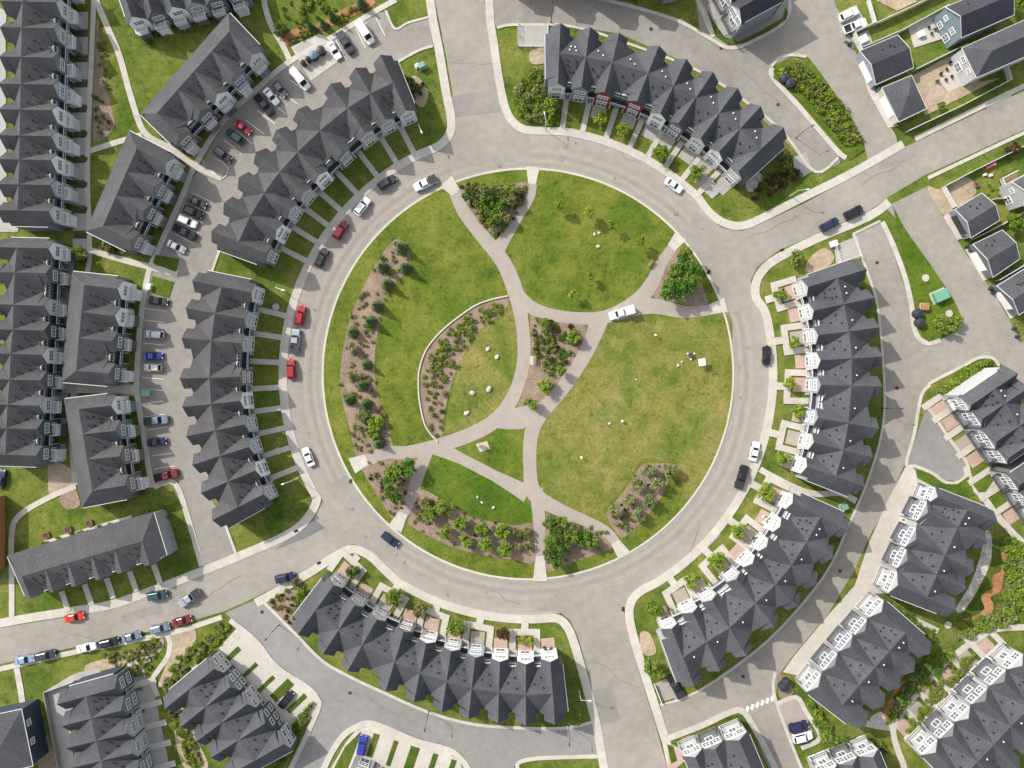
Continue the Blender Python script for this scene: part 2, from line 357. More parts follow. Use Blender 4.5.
sheet('lane', [(885, 207), (926, 187), (943, 217), (968, 257), (993, 292), (1013, 327), (1030, 352), (1090, 440), (1060, 450), (1024, 385), (1000, 363), (960, 345), (953, 330), (960, 316), (953, 299), (928, 262), (905, 229)], .04, M['alley'])
sheet('parking_court', [(926, 409), (936, 420), (966, 464), (966, 474), (957, 481), (944, 480), (930, 472), (915, 469), (905, 468)], .04, M['tarmac'])
sheet('lane', [(225, 613), (262, 597), (296, 633), (323, 661), (353, 678), (381, 691), (426, 711), (468, 723), (506, 727), (562, 728), (590, 722), (602, 755), (597, 755), (527, 758), (514, 766), (530, 900), (480, 900), (471, 768), (461, 754), (446, 746), (416, 738), (386, 726), (368, 721), (353, 726), (338, 740), (322, 768), (270, 870), (230, 870), (293, 768), (319, 714), (318, 697), (306, 683), (276, 663), (256, 638)], .04, M['tarmac'])
sheet('alley_surface', [(293, 768), (314, 728), (331, 748), (322, 768), (270, 870), (230, 870)], .05, M['patch'])
sheet('road_patch', [(275, 550), (306, 538), (325, 528), (310, 515), (300, 527)], .06, M['patch'])
for k, q in enumerate((((876, 160), (912, 146), (916, 156), (880, 170)), ((985, 104), (1010, 93), (1014, 101), (989, 112)), ((452, 96), (493, 90), (500, 112), (452, 117)), ((590, 690), (612, 686), (620, 720), (600, 724)), ((120, 615), (160, 604), (163, 612), (123, 623)), ((700, 545), (716, 530), (721, 535), (705, 550)))):
    sheet('road_patch', q, .06, M['oldpatch'])
cr = random.Random(5)
for (x0, y0, x1, y1) in ((446, 60, 496, 66), (600, 142, 640, 165), (748, 240, 800, 215), (860, 186, 905, 160), (700, 520, 690, 560), (590, 660, 640, 690), (480, 585, 520, 605), (240, 575, 200, 600), (60, 630, 95, 638), (296, 300, 315, 330), (740, 70, 790, 110), (350, 690, 420, 725)):
    n = 6; pts = [(x0 + (x1 - x0) * i / n + cr.uniform(-2, 2), y0 + (y1 - y0) * i / n + cr.uniform(-2, 2)) for i in range(n + 1)]
    ribbon('crack_seal', pts, [cr.uniform(.35, .7) for _ in pts], .07, M['seal'], n=3)
for k in range(26):
    a = cr.uniform(0, 360); r = cr.uniform(209, 238); x, y = CX + r * math.sin(R(a)), CY - r * math.cos(R(a)); q = cr.uniform(.8, 2.2)
    sheet('oil_stain', [(x + q * math.cos(t) * cr.uniform(.6, 1.2), y + q * math.sin(t) * cr.uniform(.6, 1.2)) for t in (0, 1, 2, 3, 4, 5)], .075, M['stain'], True)
# markings: stall lines, crossing
def line(a, b, w=.13):
    z = .078; a, b = W2(a), W2(b); d = (b - a).normalized(); n = Vector((-d.y, d.x)) * w / 2
    return [(a.x + n.x, a.y + n.y, z), (b.x + n.x, b.y + n.y, z), (b.x - n.x, b.y - n.y, z), (a.x - n.x, a.y - n.y, z)]
bm = bmesh.new()
for i in range(9): face(bm, line((145.5 - i * .45 + (0 if i < 6 else 0), 297 + i * 11.5), (166 - i * .3, 300 + i * 11.3)))
for i in range(6): face(bm, line((142.5 + i * 2.3, 404 + i * 13), (163 + i * 2.3, 401 + i * 13)))
for i in range(9): face(bm, line((202 + i * 11.2 - (0 if i < 4 else 1), 160 - i * 10.0), (219 + i * 11.2, 174 - i * 10.0)))
for i in range(6): face(bm, line((193.5 - i * 4.6, 193 + i * 10.2), (213 - i * 4.8, 203 + i * 10.2)))
for i in range(6): face(bm, line((336 + i * 9.8, 40 - i * 6.0), (346 + i * 9.8, 60 - i * 6.0)))
for k in range(6): face(bm, line((746.5 + k * 5, 711.5 - k * 2.1), (748.0 + k * 5, 706.2 - k * 2.1), .62))
for a, b in (((788, 706), (797, 701)), ((793, 718), (803, 713)), ((801, 742), (808, 739)), ((663, 690), (678, 700))): face(bm, line(a, b, .1))
link('stall_markings', bm_mesh('stall_markings', bm, M['paint']))['kind'] = 'structure'

# pavements beside the roads (real steps of about 0.13 m)
def bearing(x, y): return math.degrees(math.atan2(x - CX, -(y - CY))) % 360
def walk_ring(pre, a0, a1, post, w=8.5):
    ribbon('pavement', pre + ring_pts(245, a0, a1, 14) + post, w, .13, M['concrete'], n=3)
walk_ring([(418, -120), (430, 0), (439, 50), (446, 92), (451, 118), (450, 133), (439, 146)], bearing(420, 157), bearing(316, 490) , [(317, 499), (311, 513), (299, 527), (281, 538), (256, 549), (205, 570), (120, 602), (72, 611), (0, 623), (-150, 653)])
walk_ring([(489, -120), (489, 0), (494, 45), (500, 85), (506, 110), (514, 123), (526, 130), (545, 131)], bearing(565, 134), bearing(698, 198), [(708, 211), (722, 222), (741, 226), (762, 218), (800, 199), (850, 174), (903, 144)], 8)
ribbon('pavement', [(915, 139), (1024, 86), (1180, 12)], 5, .13, M['concrete'])
ribbon('pavement', [(1200, 54), (1024, 133), (928, 178)], 3.5, .13, M['concrete'])
walk_ring([(889, 202), (868, 217), (818, 238), (778, 258), (763, 270), (756, 283), (756, 298)], bearing(764, 312), bearing(655, 583), [(642, 590), (632, 600), (629, 614), (633, 635), (641, 663), (652, 697), (661, 726), (672, 768), (705, 950)])
walk_ring([(256, 603), (283, 588), (312, 571), (337, 555), (353, 549), (369, 555), (382, 567)], bearing(397, 581), bearing(538, 619), [(556, 618), (566, 625), (573, 640), (582, 670), (590, 700), (597, 728), (604, 768), (640, 960)])
ribbon('pavement', [(222, 617), (170, 633), (75, 652), (0, 669), (-150, 704)], 5, .13, M['concrete'])

# park in the middle of the ring
sheet('lawn', ring_pts(205.4, 0, 360, 140)[:-1], .12, M['park'])
annulus('kerb', 204.2, 206.2, .14, M['kerb'], 0, 360, 160)
sheet('lawn', [(606, 318), (640, 313), (722, 309), (732, 350), (733, 400), (721, 447), (700, 485), (688, 500), (676, 470), (645, 458), (625, 485), (600, 511), (570, 512), (548, 495), (536, 470), (538, 430), (560, 400), (590, 350)], .135, M['dry'], True)
sheet('lawn', [(503, 300), (518, 330), (522, 365), (508, 405), (480, 430), (445, 440), (450, 400), (468, 345)], .135, M['dry'], True)
sheet('lawn', [(421, 487), (428, 470), (443, 456), (470, 468), (512, 488), (530, 505), (532, 525), (512, 525), (473, 517), (446, 502)], .135, M['lush'])
BED = {
 'spruce': [(392, 242), (401, 240), (407, 246), (411, 260), (406, 272), (392, 288), (383, 304), (378, 332), (375, 354), (375, 377), (377, 394), (386, 419), (391, 438), (392, 450), (373, 452), (357, 457), (350, 429), (342, 399), (340, 384), (341, 367), (345, 339), (352, 314), (361, 292), (376, 264)],
 'wall': [(508, 297), (490, 301), (473, 308), (446, 328), (429, 348), (421, 367), (419, 384), (421, 404), (427, 426), (438, 441), (442, 438), (445, 411), (451, 386), (456, 372), (466, 350), (478, 332), (496, 318), (506, 308)],
 'north': [(459, 188), (470, 184), (490, 187), (510, 184), (527, 183), (528, 192), (517, 214), (503, 232), (495, 235), (486, 228), (472, 211)],
 'centre': [(531, 313), (545, 316), (565, 321), (581, 323), (586, 330), (584, 344), (562, 384), (545, 409), (532, 417), (521, 414), (518, 406), (524, 389), (531, 352)],
 'east': [(681, 248), (667, 260), (655, 288), (654, 297), (672, 302), (700, 307), (708, 304), (698, 275), (690, 256)],
 'west': [(361, 464), (385, 460), (414, 459), (416, 464), (408, 500), (397, 523), (390, 515), (372, 486)],
 'south': [(420, 490), (446, 502), (473, 517), (512, 525), (535, 525), (535, 561), (512, 559), (488, 556), (456, 548), (431, 537), (410, 525), (409, 518)],
 'triangle': [(545, 516), (553, 516), (580, 523), (607, 532), (617, 545), (600, 553), (572, 562), (546, 569)],
 'field': [(644, 464), (662, 463), (674, 466), (669, 480), (657, 504), (637, 526), (622, 537), (611, 525), (607, 512), (622, 494), (634, 476)],
}
for k, p in BED.items():
    sheet('planting_bed', p, .142, M['mulch'], True)
sheet('pebble_strip', [(425, 370), (440, 345), (447, 350), (432, 385), (430, 420), (424, 408)], .150, M['mulch'], True)
PW = 13
ribbon('path', [(452, 187), (464, 212), (484, 238), (503, 262), (515, 290), (522, 322), (524, 355), (518, 385), (505, 410), (484, 428), (450, 442), (410, 452), (385, 453), (362, 463)], [10, 13, 14, 15, 16, 13, 13, 13, 14, 15, 14, 13, 13, 11], .17, M['path'])
ribbon('path', [(533, 178), (531, 196), (518, 218), (504, 240), (497, 251)], [7, 8, 9, 12, 15], .17, M['path'])
ribbon('path', [(512, 284), (525, 303), (545, 313), (575, 318), (605, 317), (635, 303), (652, 283), (662, 262), (676, 243)], [10, 14, 12, 12, 13, 16, 14, 11, 9], .17, M['path'])
ribbon('path', [(615, 314), (650, 306), (685, 312), (718, 309)], [14, 16, 12, 9], .17, M['path'])
ribbon('path', [(600, 316), (592, 340), (578, 366), (558, 394), (540, 414), (531, 436), (530, 470), (535, 494), (560, 510), (590, 523), (608, 533), (619, 548)], [20, 15, 14, 14, 16, 14, 13, 16, 13, 11, 10, 9], .17, M['path'])
ribbon('path', [(496, 420), (520, 418), (545, 408)], [16, 22, 14], .17, M['path'])
ribbon('path', [(536, 488), (539, 520), (540, 560)], [14, 12, 8], .17, M['path'])
ribbon('path', [(428, 448), (420, 470), (411, 498), (401, 519)], [14, 12, 11, 9], .17, M['path'])
ribbon('path', [(436, 447), (462, 459), (495, 476), (528, 494)], [16, 11, 11, 18], .17, M['path'])
for a, b, w0, w1 in (((456, 193), (446, 181), 9, 17), ((532, 184), (533, 167), 7, 14), ((671, 248), (681, 236), 9, 14), ((710, 309), (726, 305), 9, 15), ((615, 542), (624, 555), 9, 14), ((540, 556), (540, 581), 8, 15), ((403, 513), (395, 529), 9, 15), ((367, 459), (352, 466), 10, 17)):
    ribbon('path', [a, b], [w0, w1], .19, M['concrete'])
ribbon('kerb', [(508, 296), (490, 300), (473, 307), (446, 327), (428, 347), (420, 367), (418.5, 384), (420, 404), (426, 427), (438, 442)], 1.35, .42, M['kerb'])
tag(bpy.data.objects['kerb.001'], 'low curved white seat wall edging the shrub bed in the park', 'wall'); bpy.data.objects['kerb.001'].name = 'seat_wall'
bpy.data.objects['seat_wall']['kind'] = 'thing'

# footpaths among the terraces
C = M['concrete']
def fp(pts, w, mat=None): ribbon('footpath', pts, w, .13, mat or C, n=4)
fp([(95, -60), (94, 0), (92, 50), (90, 100), (88, 150), (88, 192), (90, 250), (87, 275), (80, 300)], 5)
fp([(96, 0), (108, 28), (120, 57), (132, 100), (145, 133), (170, 148), (195, 166), (221, 178)], 6)
fp([(90, 151), (115, 143), (142, 135)], 5.5)
fp([(90, 250), (120, 259), (150, 267), (178, 274)], 6)
fp([(396, 0), (376, 11), (331, 38), (288, 63), (256, 90), (225, 119), (195, 166), (183, 195), (155, 257), (150, 268), (144, 297), (139, 340), (137, 384), (138, 399), (142, 424), (150, 474), (154, 487)], 5.5)
fp([(154, 487), (175, 483), (190, 524), (202, 566)], 5.5)
fp([(263, -30), (264, 0), (271, 25), (281, 42), (290, 60)], 5.5)
fp([(76, 486), (50, 497), (20, 515), (12, 534), (12, 576), (12, 622)], 5.5)
fp([(62, 388), (100, 389), (138, 390)], 9)
fp([(76, 380), (72, 420), (75, 485)], 6, M['concrete2'])
fp([(17, 668), (21, 690), (23, 704)], 6)
fp([(165, 632), (170, 642), (168, 656), (160, 668), (153, 680), (158, 696)], 5)
fp([(760, 469), (768, 474), (798, 489), (818, 494), (840, 493), (856, 501)], 6)
fp([(858, 588), (878, 599), (908, 616), (938, 631)], 5.5)
fp([(966, 466), (971, 484), (983, 497), (998, 517), (1024, 544), (1080, 590)], 6.5)
fp([(984, 497), (990, 484), (1003, 476)], 5.5)
fp([(905, 800), (904, 768), (898, 751), (893, 728), (905, 708), (925, 684), (940, 668), (953, 656), (984, 634), (1003, 628), (1040, 627)], 6)
fp([(893, 728), (878, 726), (862, 722)], 6)
fp([(930, 385), (921, 396), (914, 434), (906, 464), (915, 466), (932, 473), (945, 482), (958, 482), (967, 473), (966, 462), (950, 440), (934, 416), (925, 405)], 3.2)
fp([(928, 384), (945, 375), (963, 366), (978, 358), (992, 358), (999, 366)], 3)
fp([(882, 222), (892, 243), (904, 275), (911, 304), (915, 332), (926, 343), (940, 340)], 5)
fp([(772, 68), (773, 78), (800, 108), (836, 150), (846, 158)], 5)
fp([(771, 67), (779, 58), (792, 55), (806, 57)], 3)
fp([(597, -2), (640, 9), (680, 22), (712, 40), (728, 48), (745, 45), (770, 32), (785, 20), (789, 0), (770, -40)], 3.5)
fp([(694, -10), (704, 16), (714, 37)], 5)
fp([(497, 28), (512, 25), (549, 25), (560, 25), (590, 31), (640, 48), (700, 72), (750, 105), (785, 135), (815, 172), (838, 158)], 2.6)
fp([(237, 556), (226, 526)], 2.6); fp([(212, 272), (222, 244)], 2.4); fp([(398, 62), (418, 51), (433, 46)], 2.6); fp([(386, 11), (395, 29), (408, 23), (430, 17)], 2.2)
fp([(262, 600), (296, 634), (323, 661), (353, 678), (381, 691), (426, 711), (468, 723), (506, 727), (562, 728), (592, 722)], 3)
fp([(660, 705), (700, 690), (768, 640), (823, 577), (848, 526), (868, 479), (882, 430), (884, 384), (878, 310), (868, 275), (853, 234)], 2.4)
fp([(853, 234), (880, 221)], 2.2)
fp([(230, 620), (256, 641), (276, 666), (306, 686), (317, 698), (317, 712), (290, 770), (260, 830)], 5)
fp([(300, 830), (324, 768), (341, 738), (356, 727), (369, 723), (386, 728), (416, 741), (446, 749), (459, 757), (470, 775), (480, 830)], 6)
fp([(530, 790), (517, 766), (530, 759), (560, 757), (598, 756)], 4)
fp([(668, 738), (700, 726), (730, 712), (742, 711), (752, 724), (775, 768), (800, 830)], 6)
fp([(775, 672), (773, 686), (776, 702), (786, 730), (802, 770)], 3); fp([(776, 704), (796, 697), (806, 712), (820, 737), (801, 748)], 4.5)
# driveways and aprons
def slab(pts, mat=None, name='driveway', base=.10): sheet(name, pts, base, mat or C)
slab([(219, 648), (237, 628), (262, 648), (284, 670), (312, 690), (318, 700), (316, 712), (294, 736)])
slab([(331, 768), (346, 742), (357, 729), (370, 725), (400, 736), (445, 750), (460, 762), (470, 790), (320, 790)])
slab([(907, 464), (915, 470), (950, 500), (905, 592), (866, 594), (850, 600), (868, 545), (888, 500)])
slab([(858, 582), (872, 590), (880, 615), (825, 685), (800, 676), (783, 672), (795, 655), (830, 613)])
slab([(291, 47), (319, 34), (325, 36), (339, 61), (311, 81)]); sheet('container_pad', [(293, 49), (306, 40), (316, 46), (301, 56)], .14, M['concrete2'])
for i in range(10): slab([(73, 12 + i * 25.2), (88, 12 + i * 25.2), (88, 29 + i * 25.2), (73, 29 + i * 25.2)], M['concrete2'])
for i in range(8): slab([(60 - i * 1.2, 262 + i * 26), (74 - i * 1.2, 262 + i * 26), (73 - i * 1.2, 280 + i * 26), (59 - i * 1.2, 280 + i * 26)], M['concrete2'])
slab([(143, 689), (133, 676), (150, 680), (156, 700), (170, 768), (150, 768)], M['concrete2'])
slab([(47, 690), (70, 676), (80, 672), (100, 668), (105, 690), (70, 720), (75, 768), (62, 768)], M['concrete2'], 'patio')
slab([(0, 22), (0, 8), (7, 12), (6, 30), (7, 200), (20, 224), (18, 232), (-20, 232), (-20, 8)], M['concrete2'])
slab([(518, 24), (549, 24), (548, 47), (518, 47)], M['concrete2'], 'patio'); slab([(834, 245), (858, 236), (861, 258), (836, 263)], M['concrete2'], 'patio')
slab([(775, 703), (799, 697), (814, 735), (792, 742)], M['path'], 'parking_bay'); slab([(654, 684), (672, 676), (684, 695), (661, 702)], M['path'], 'parking_bay')
slab([(668, 747), (690, 735), (697, 750), (676, 768), (668, 768)], M['pavers'], 'patio')
slab([(701, 8), (725, -2), (737, 30), (722, 37), (712, 30)], M['concrete2'], 'patio')
slab([(700, 168), (722, 190), (712, 199), (694, 182)] , M['concrete2'], 'patio')
slab([(793, 158), (806, 152), (812, 172), (795, 181)], M['concrete2'], 'patio'); sheet('rock_bed', [(746, 181), (757, 172), (764, 180), (757, 190), (748, 191)], .06, M['pebble'], True)
slab([(206, 158), (214, 159), (229, 168), (221, 180), (203, 171)], M['oldpatch'], 'parking_island', .085); ribbon('kerb', [(205, 170), (221, 180), (229, 168), (215, 158)], 1.4, .13, M['concrete'], n=2)
slab([(42, 541), (132, 515), (133, 521), (44, 548)], C, 'patio')
# north-east yards
slab([(836, 14), (856, 5), (866, 24), (842, 34)], M['concrete2']); slab([(851, 38), (868, 30), (872, 42), (858, 50)], M['concrete2'])
slab([(860, 60), (868, 72), (876, 92), (898, 126), (888, 128), (868, 92)]); slab([(908, 28), (945, 10), (962, 40), (950, 45), (945, 38), (914, 48)], C, 'patio')
slab([(912, 76), (960, 50), (980, 82), (1000, 78), (925, 116)], M['bare'], 'patio'); slab([(950, 62), (963, 52), (978, 78), (948, 92), (938, 80)], C, 'patio'); slab([(924, 98), (937, 91), (934, 82), (939, 80), (944, 93), (928, 103)], M['pavers'], 'patio')
slab([(943, 217), (954, 209), (971, 236), (957, 240)]); slab([(965, 250), (974, 244), (993, 277), (983, 281)]); slab([(993, 290), (999, 287), (1019, 314), (1010, 319)])
sheet('bare_ground', [(927, 187), (941, 189), (966, 177), (976, 193), (956, 208), (944, 216)], .06, M['bare'], True); slab([(870, -2), (893, -6), (917, -4), (916, 2), (897, 11)], M['bare'], 'patio')
# grass on islands and strips
def lawn(pts, mat='verge', smooth=False, base=.20): sheet('lawn', pts, base, M[mat], smooth)
lawn([(156, 255), (179, 259), (176, 272), (153, 263)], 'verge'); lawn([(153, 276), (174, 282), (169, 298), (148, 292)], 'lush')
for a in ((232, 655, 21, 5), (249, 671, 22, 4), (266, 684, 22, 4), (282, 690, 25, 9), (297, 703, 24, 5)):
    x, y, l, w = a; d = Vector((.72, -.69)); n = Vector((.69, .72)); p = Vector((x, y))
    lawn([p - d * l / 2 - n * w / 2, p + d * l / 2 - n * w / 2, p + d * l / 2 + n * w / 2, p - d * l / 2 + n * w / 2])
lawn([(333, 770), (345, 747), (361, 731), (354, 752), (347, 770)])
for x, y, l, w in ((373, 745, 24, 6), (392, 753, 26, 4.5), (411, 760, 28, 9), (432, 765, 24, 5), (451, 769, 20, 5)):
    d = Vector((.32, -.95)); n = Vector((.95, .32)); p = Vector((x, y))
    lawn([p - d * l / 2 - n * w / 2, p + d * l / 2 - n * w / 2, p + d * l / 2 + n * w / 2, p - d * l / 2 + n * w / 2])
lawn([(672, 744), (700, 731), (728, 717), (738, 716), (730, 722), (680, 748)]); lawn([(667, 744), (673, 746), (677, 760), (671, 763)])
lawn([(773, 78), (775, 70), (782, 62), (795, 60), (812, 72), (850, 120), (864, 150), (850, 160), (836, 142), (804, 104)], 'lush')
lawn([(893, 207), (905, 230), (928, 262), (953, 299), (960, 315), (957, 330), (940, 338), (928, 342), (920, 330), (915, 300), (905, 262)], 'lush')
lawn([(915, 469), (945, 484), (957, 484), (968, 476), (974, 495), (968, 496), (940, 490), (917, 478)], 'lush'); lawn([(969, 480), (985, 462), (1000, 470), (985, 492), (978, 492)], 'lush')
lawn([(1000, 482), (1020, 480), (1024, 500), (996, 512), (991, 498)], 'lush'); lawn([(934, 396), (946, 387), (955, 372), (965, 368), (985, 360), (994, 362), (975, 372), (950, 388)], 'lush')
lawn([(715, 36), (705, 5), (712, 20), (724, 37), (738, 42), (760, 32), (783, 18), (785, 8), (788, 12), (786, 20), (770, 31), (745, 43), (728, 45)], 'verge')
# other beds and earth
sheet('bare_ground', [(97, 20), (102, 60), (112, 110), (114, 128), (96, 142), (93, 120)], .05, M['mulch'], True)
sheet('planting_bed', [(283, 40), (292, 30), (320, 24), (345, 8), (368, 0), (375, 4), (350, 18), (318, 32), (298, 42), (288, 46)], .06, M['soil'], True)
sheet('rock_bed', [(405, 85), (412, 76), (420, 79), (428, 92), (426, 104), (420, 107), (412, 98)], .06, M['bare'], True)
sheet('bare_ground', [(264, 600), (282, 590), (302, 590), (322, 585), (300, 612), (292, 628), (284, 622)], .06, M['mulch'], True)
sheet('bare_ground', [(172, 634), (192, 628), (196, 640), (180, 662), (168, 682), (158, 686), (166, 664)], .06, M['bare'], True)
sheet('bare_ground', [(88, 664), (120, 655), (150, 646), (163, 638), (160, 652), (128, 664), (90, 672)], .06, M['bare'], True)
sheet('bare_ground', [(49, 462), (58, 462), (72, 470), (76, 486), (56, 494), (49, 492)], .06, M['bare'], True); sheet('bare_ground', [(60, 497), (74, 488), (80, 505), (66, 509)], .06, M['mulch'], True)
sheet('bare_ground', [(103, 378), (138, 385), (138, 396), (105, 396)], .06, M['bare'])
sheet('pebble_strip', [(985, 531), (991, 536), (990, 562), (977, 590), (963, 611), (956, 608), (970, 584), (980, 556)], .06, M['pebble'], True)
sheet('bare_ground', [(992, 540), (1004, 548), (1009, 572), (1001, 592), (993, 614), (988, 622), (970, 622), (955, 622), (960, 614), (978, 592), (991, 565)], .05, M['verge'], True); sheet('bare_ground', [(1001, 553), (1007, 555), (1006, 566), (1003, 578), (1000, 591), (990, 597), (993, 604), (992, 612), (986, 620), (972, 621), (963, 619), (976, 615), (984, 608), (981, 599), (985, 592), (993, 588), (992, 580), (994, 574), (1001, 570)], .06, M['soil'], True)
sheet('bare_ground', [(895, 688), (908, 680), (912, 700), (900, 718), (884, 716)], .06, M['soil'], True); sheet('pebble_strip', [(872, 716), (882, 712), (886, 722), (880, 728), (870, 724)], .065, M['pebble'], True)
sheet('bare_ground', [(864, 590), (880, 597), (872, 600), (864, 596)], .06, M['soil'], True)
sheet('bare_ground', [(810, 258), (824, 248), (834, 256), (828, 266), (806, 272)], .06, M['bare'], True); sheet('bare_ground', [(641, 632), (650, 634), (656, 652), (645, 655), (640, 645)], .06, M['bare'], True)
sheet('bare_ground', [(176, 700), (190, 722), (200, 745), (208, 768), (185, 768), (175, 735)], .05, M['bare'], True)
sheet('planting_bed', [(778, 680), (781, 674), (788, 680), (793, 692), (780, 698)], .16, M['mulch'], True)
sheet('planting_bed', [(530, 52), (546, 48), (546, 62), (532, 64)], .06, M['bare'], True)
sheet('dirt_track', [(32, 740), (48, 735), (62, 775), (45, 790)], .05, M['wood'])
for i in range(10): sheet('garden_strip', [(75, 31 + i * 25.2), (88, 31 + i * 25.2), (87, 36 + i * 25.2), (75, 36 + i * 25.2)], .06, M['dirt'])

# ------------------------------------------------------------------ terraces and houses
_win = {}
def window_mesh(w, h, bars=1, cross=1):
    k = (round(w, 2), round(h, 2), bars, cross)
    if k in _win: return _win[k]
    bm = bmesh.new(); t = .17
    def b(x0, x1, z0, z1, y0, y1, mi):
        vs = [bm.verts.new((x, y, z)) for z in (z0, z1) for x, y in ((x0, y0), (x1, y0), (x1, y1), (x0, y1))]
        for q in ((3, 2, 1, 0), (4, 5, 6, 7), (0, 1, 5, 4), (1, 2, 6, 5), (2, 3, 7, 6), (3, 0, 4, 7)): bm.faces.new([vs[i] for i in q]).material_index = mi
    b(-w / 2, w / 2, 0, t, -.10, .0, 0); b(-w / 2, w / 2, h - t, h, -.10, .0, 0)
    b(-w / 2, -w / 2 + t, t, h - t, -.10, 0, 0); b(w / 2 - t, w / 2, t, h - t, -.10, 0, 0)
    for i in range(bars):
        x = -w / 2 + w * (i + 1) / (bars + 1); b(x - .05, x + .05, t, h - t, -.085, 0, 0)
    for i in range(cross):
        z = h * (i + 1) / (cross + 1); b(-w / 2 + t, w / 2 - t, z - .035, z + .035, -.075, 0, 0)
    face(bm, [(-w / 2 + t, -.03, t), (w / 2 - t, -.03, t), (w / 2 - t, -.03, h - t), (-w / 2 + t, -.03, h - t)], 1)
    _win[k] = bm_mesh('window', bm, [M['white'], M['glass']]); return _win[k]
def put_window(parent, pt, L, outward, w, h, bars=1, cross=1, name='window'):
    """pt = middle of the sill in world space, outward = 2D unit normal of the wall"""
    rz = math.atan2(outward.y, outward.x) + math.pi / 2
    p = Vector(pt) - L + Vector((outward.x, outward.y, 0)) * .012
    return link(name, window_mesh(w, h, bars, cross), parent, p, rz)
def slope(bm, pts, th=.16, mi=0):
    """roof slab: top face through pts and a thickness below it"""
    top = [bm.verts.new(p) for p in pts]; bot = [bm.verts.new((p[0], p[1], p[2] - th)) for p in pts]; n = len(pts)
    if n == 4:
        for t in ((0, 1, 2), (0, 2, 3)): bm.faces.new([top[i] for i in t]).material_index = mi
    else: bm.faces.new(top).material_index = mi
    bm.faces.new(bot[::-1]).material_index = mi
    for i in range(n):
        j = (i + 1) % n; bm.faces.new([top[i], bot[i], bot[j], top[j]]).material_index = mi
def v3(p, z): return Vector((p.x, p.y, z))
bmv = bmesh.new(); box(bmv, (0, 0, -.1), .26, .26, .32); box(bmv, (0, 0, .22), .34, .34, .06); VENT_D = bm_mesh('roof_vent', bmv, M['rubber'])
bmv = bmesh.new(); box(bmv, (0, 0, -.1), .2, .26, .34, taper=.8); box(bmv, (0, 0, .24), .26, .32, .06); VENT_W = bm_mesh('roof_vent', bmv, M['galv'])
G2 = 'long roofed row houses west of the lane'
_rail = {}
def railing_mesh(L_, m='metal'):
    k = (round(L_, 1), m); key = k
    if key not in _rail:
        k = key[0]; bm = bmesh.new(); t = .07 if m == 'metal' else .11
        box(bm, (0, 0, 1.0), k, t + .02, .07); box(bm, (0, 0, .12), k, .05, .06)
        n = max(2, int(k / .35))
        for i in range(n + 1): box(bm, (-k / 2 + k * i / n, 0, 0), .045, .045, 1.0)
        for sg in (-1, 1): box(bm, (sg * k / 2, 0, 0), .13, .13, 1.08)
        _rail[key] = bm_mesh('railing', bm, M[m])
    return _rail[key]

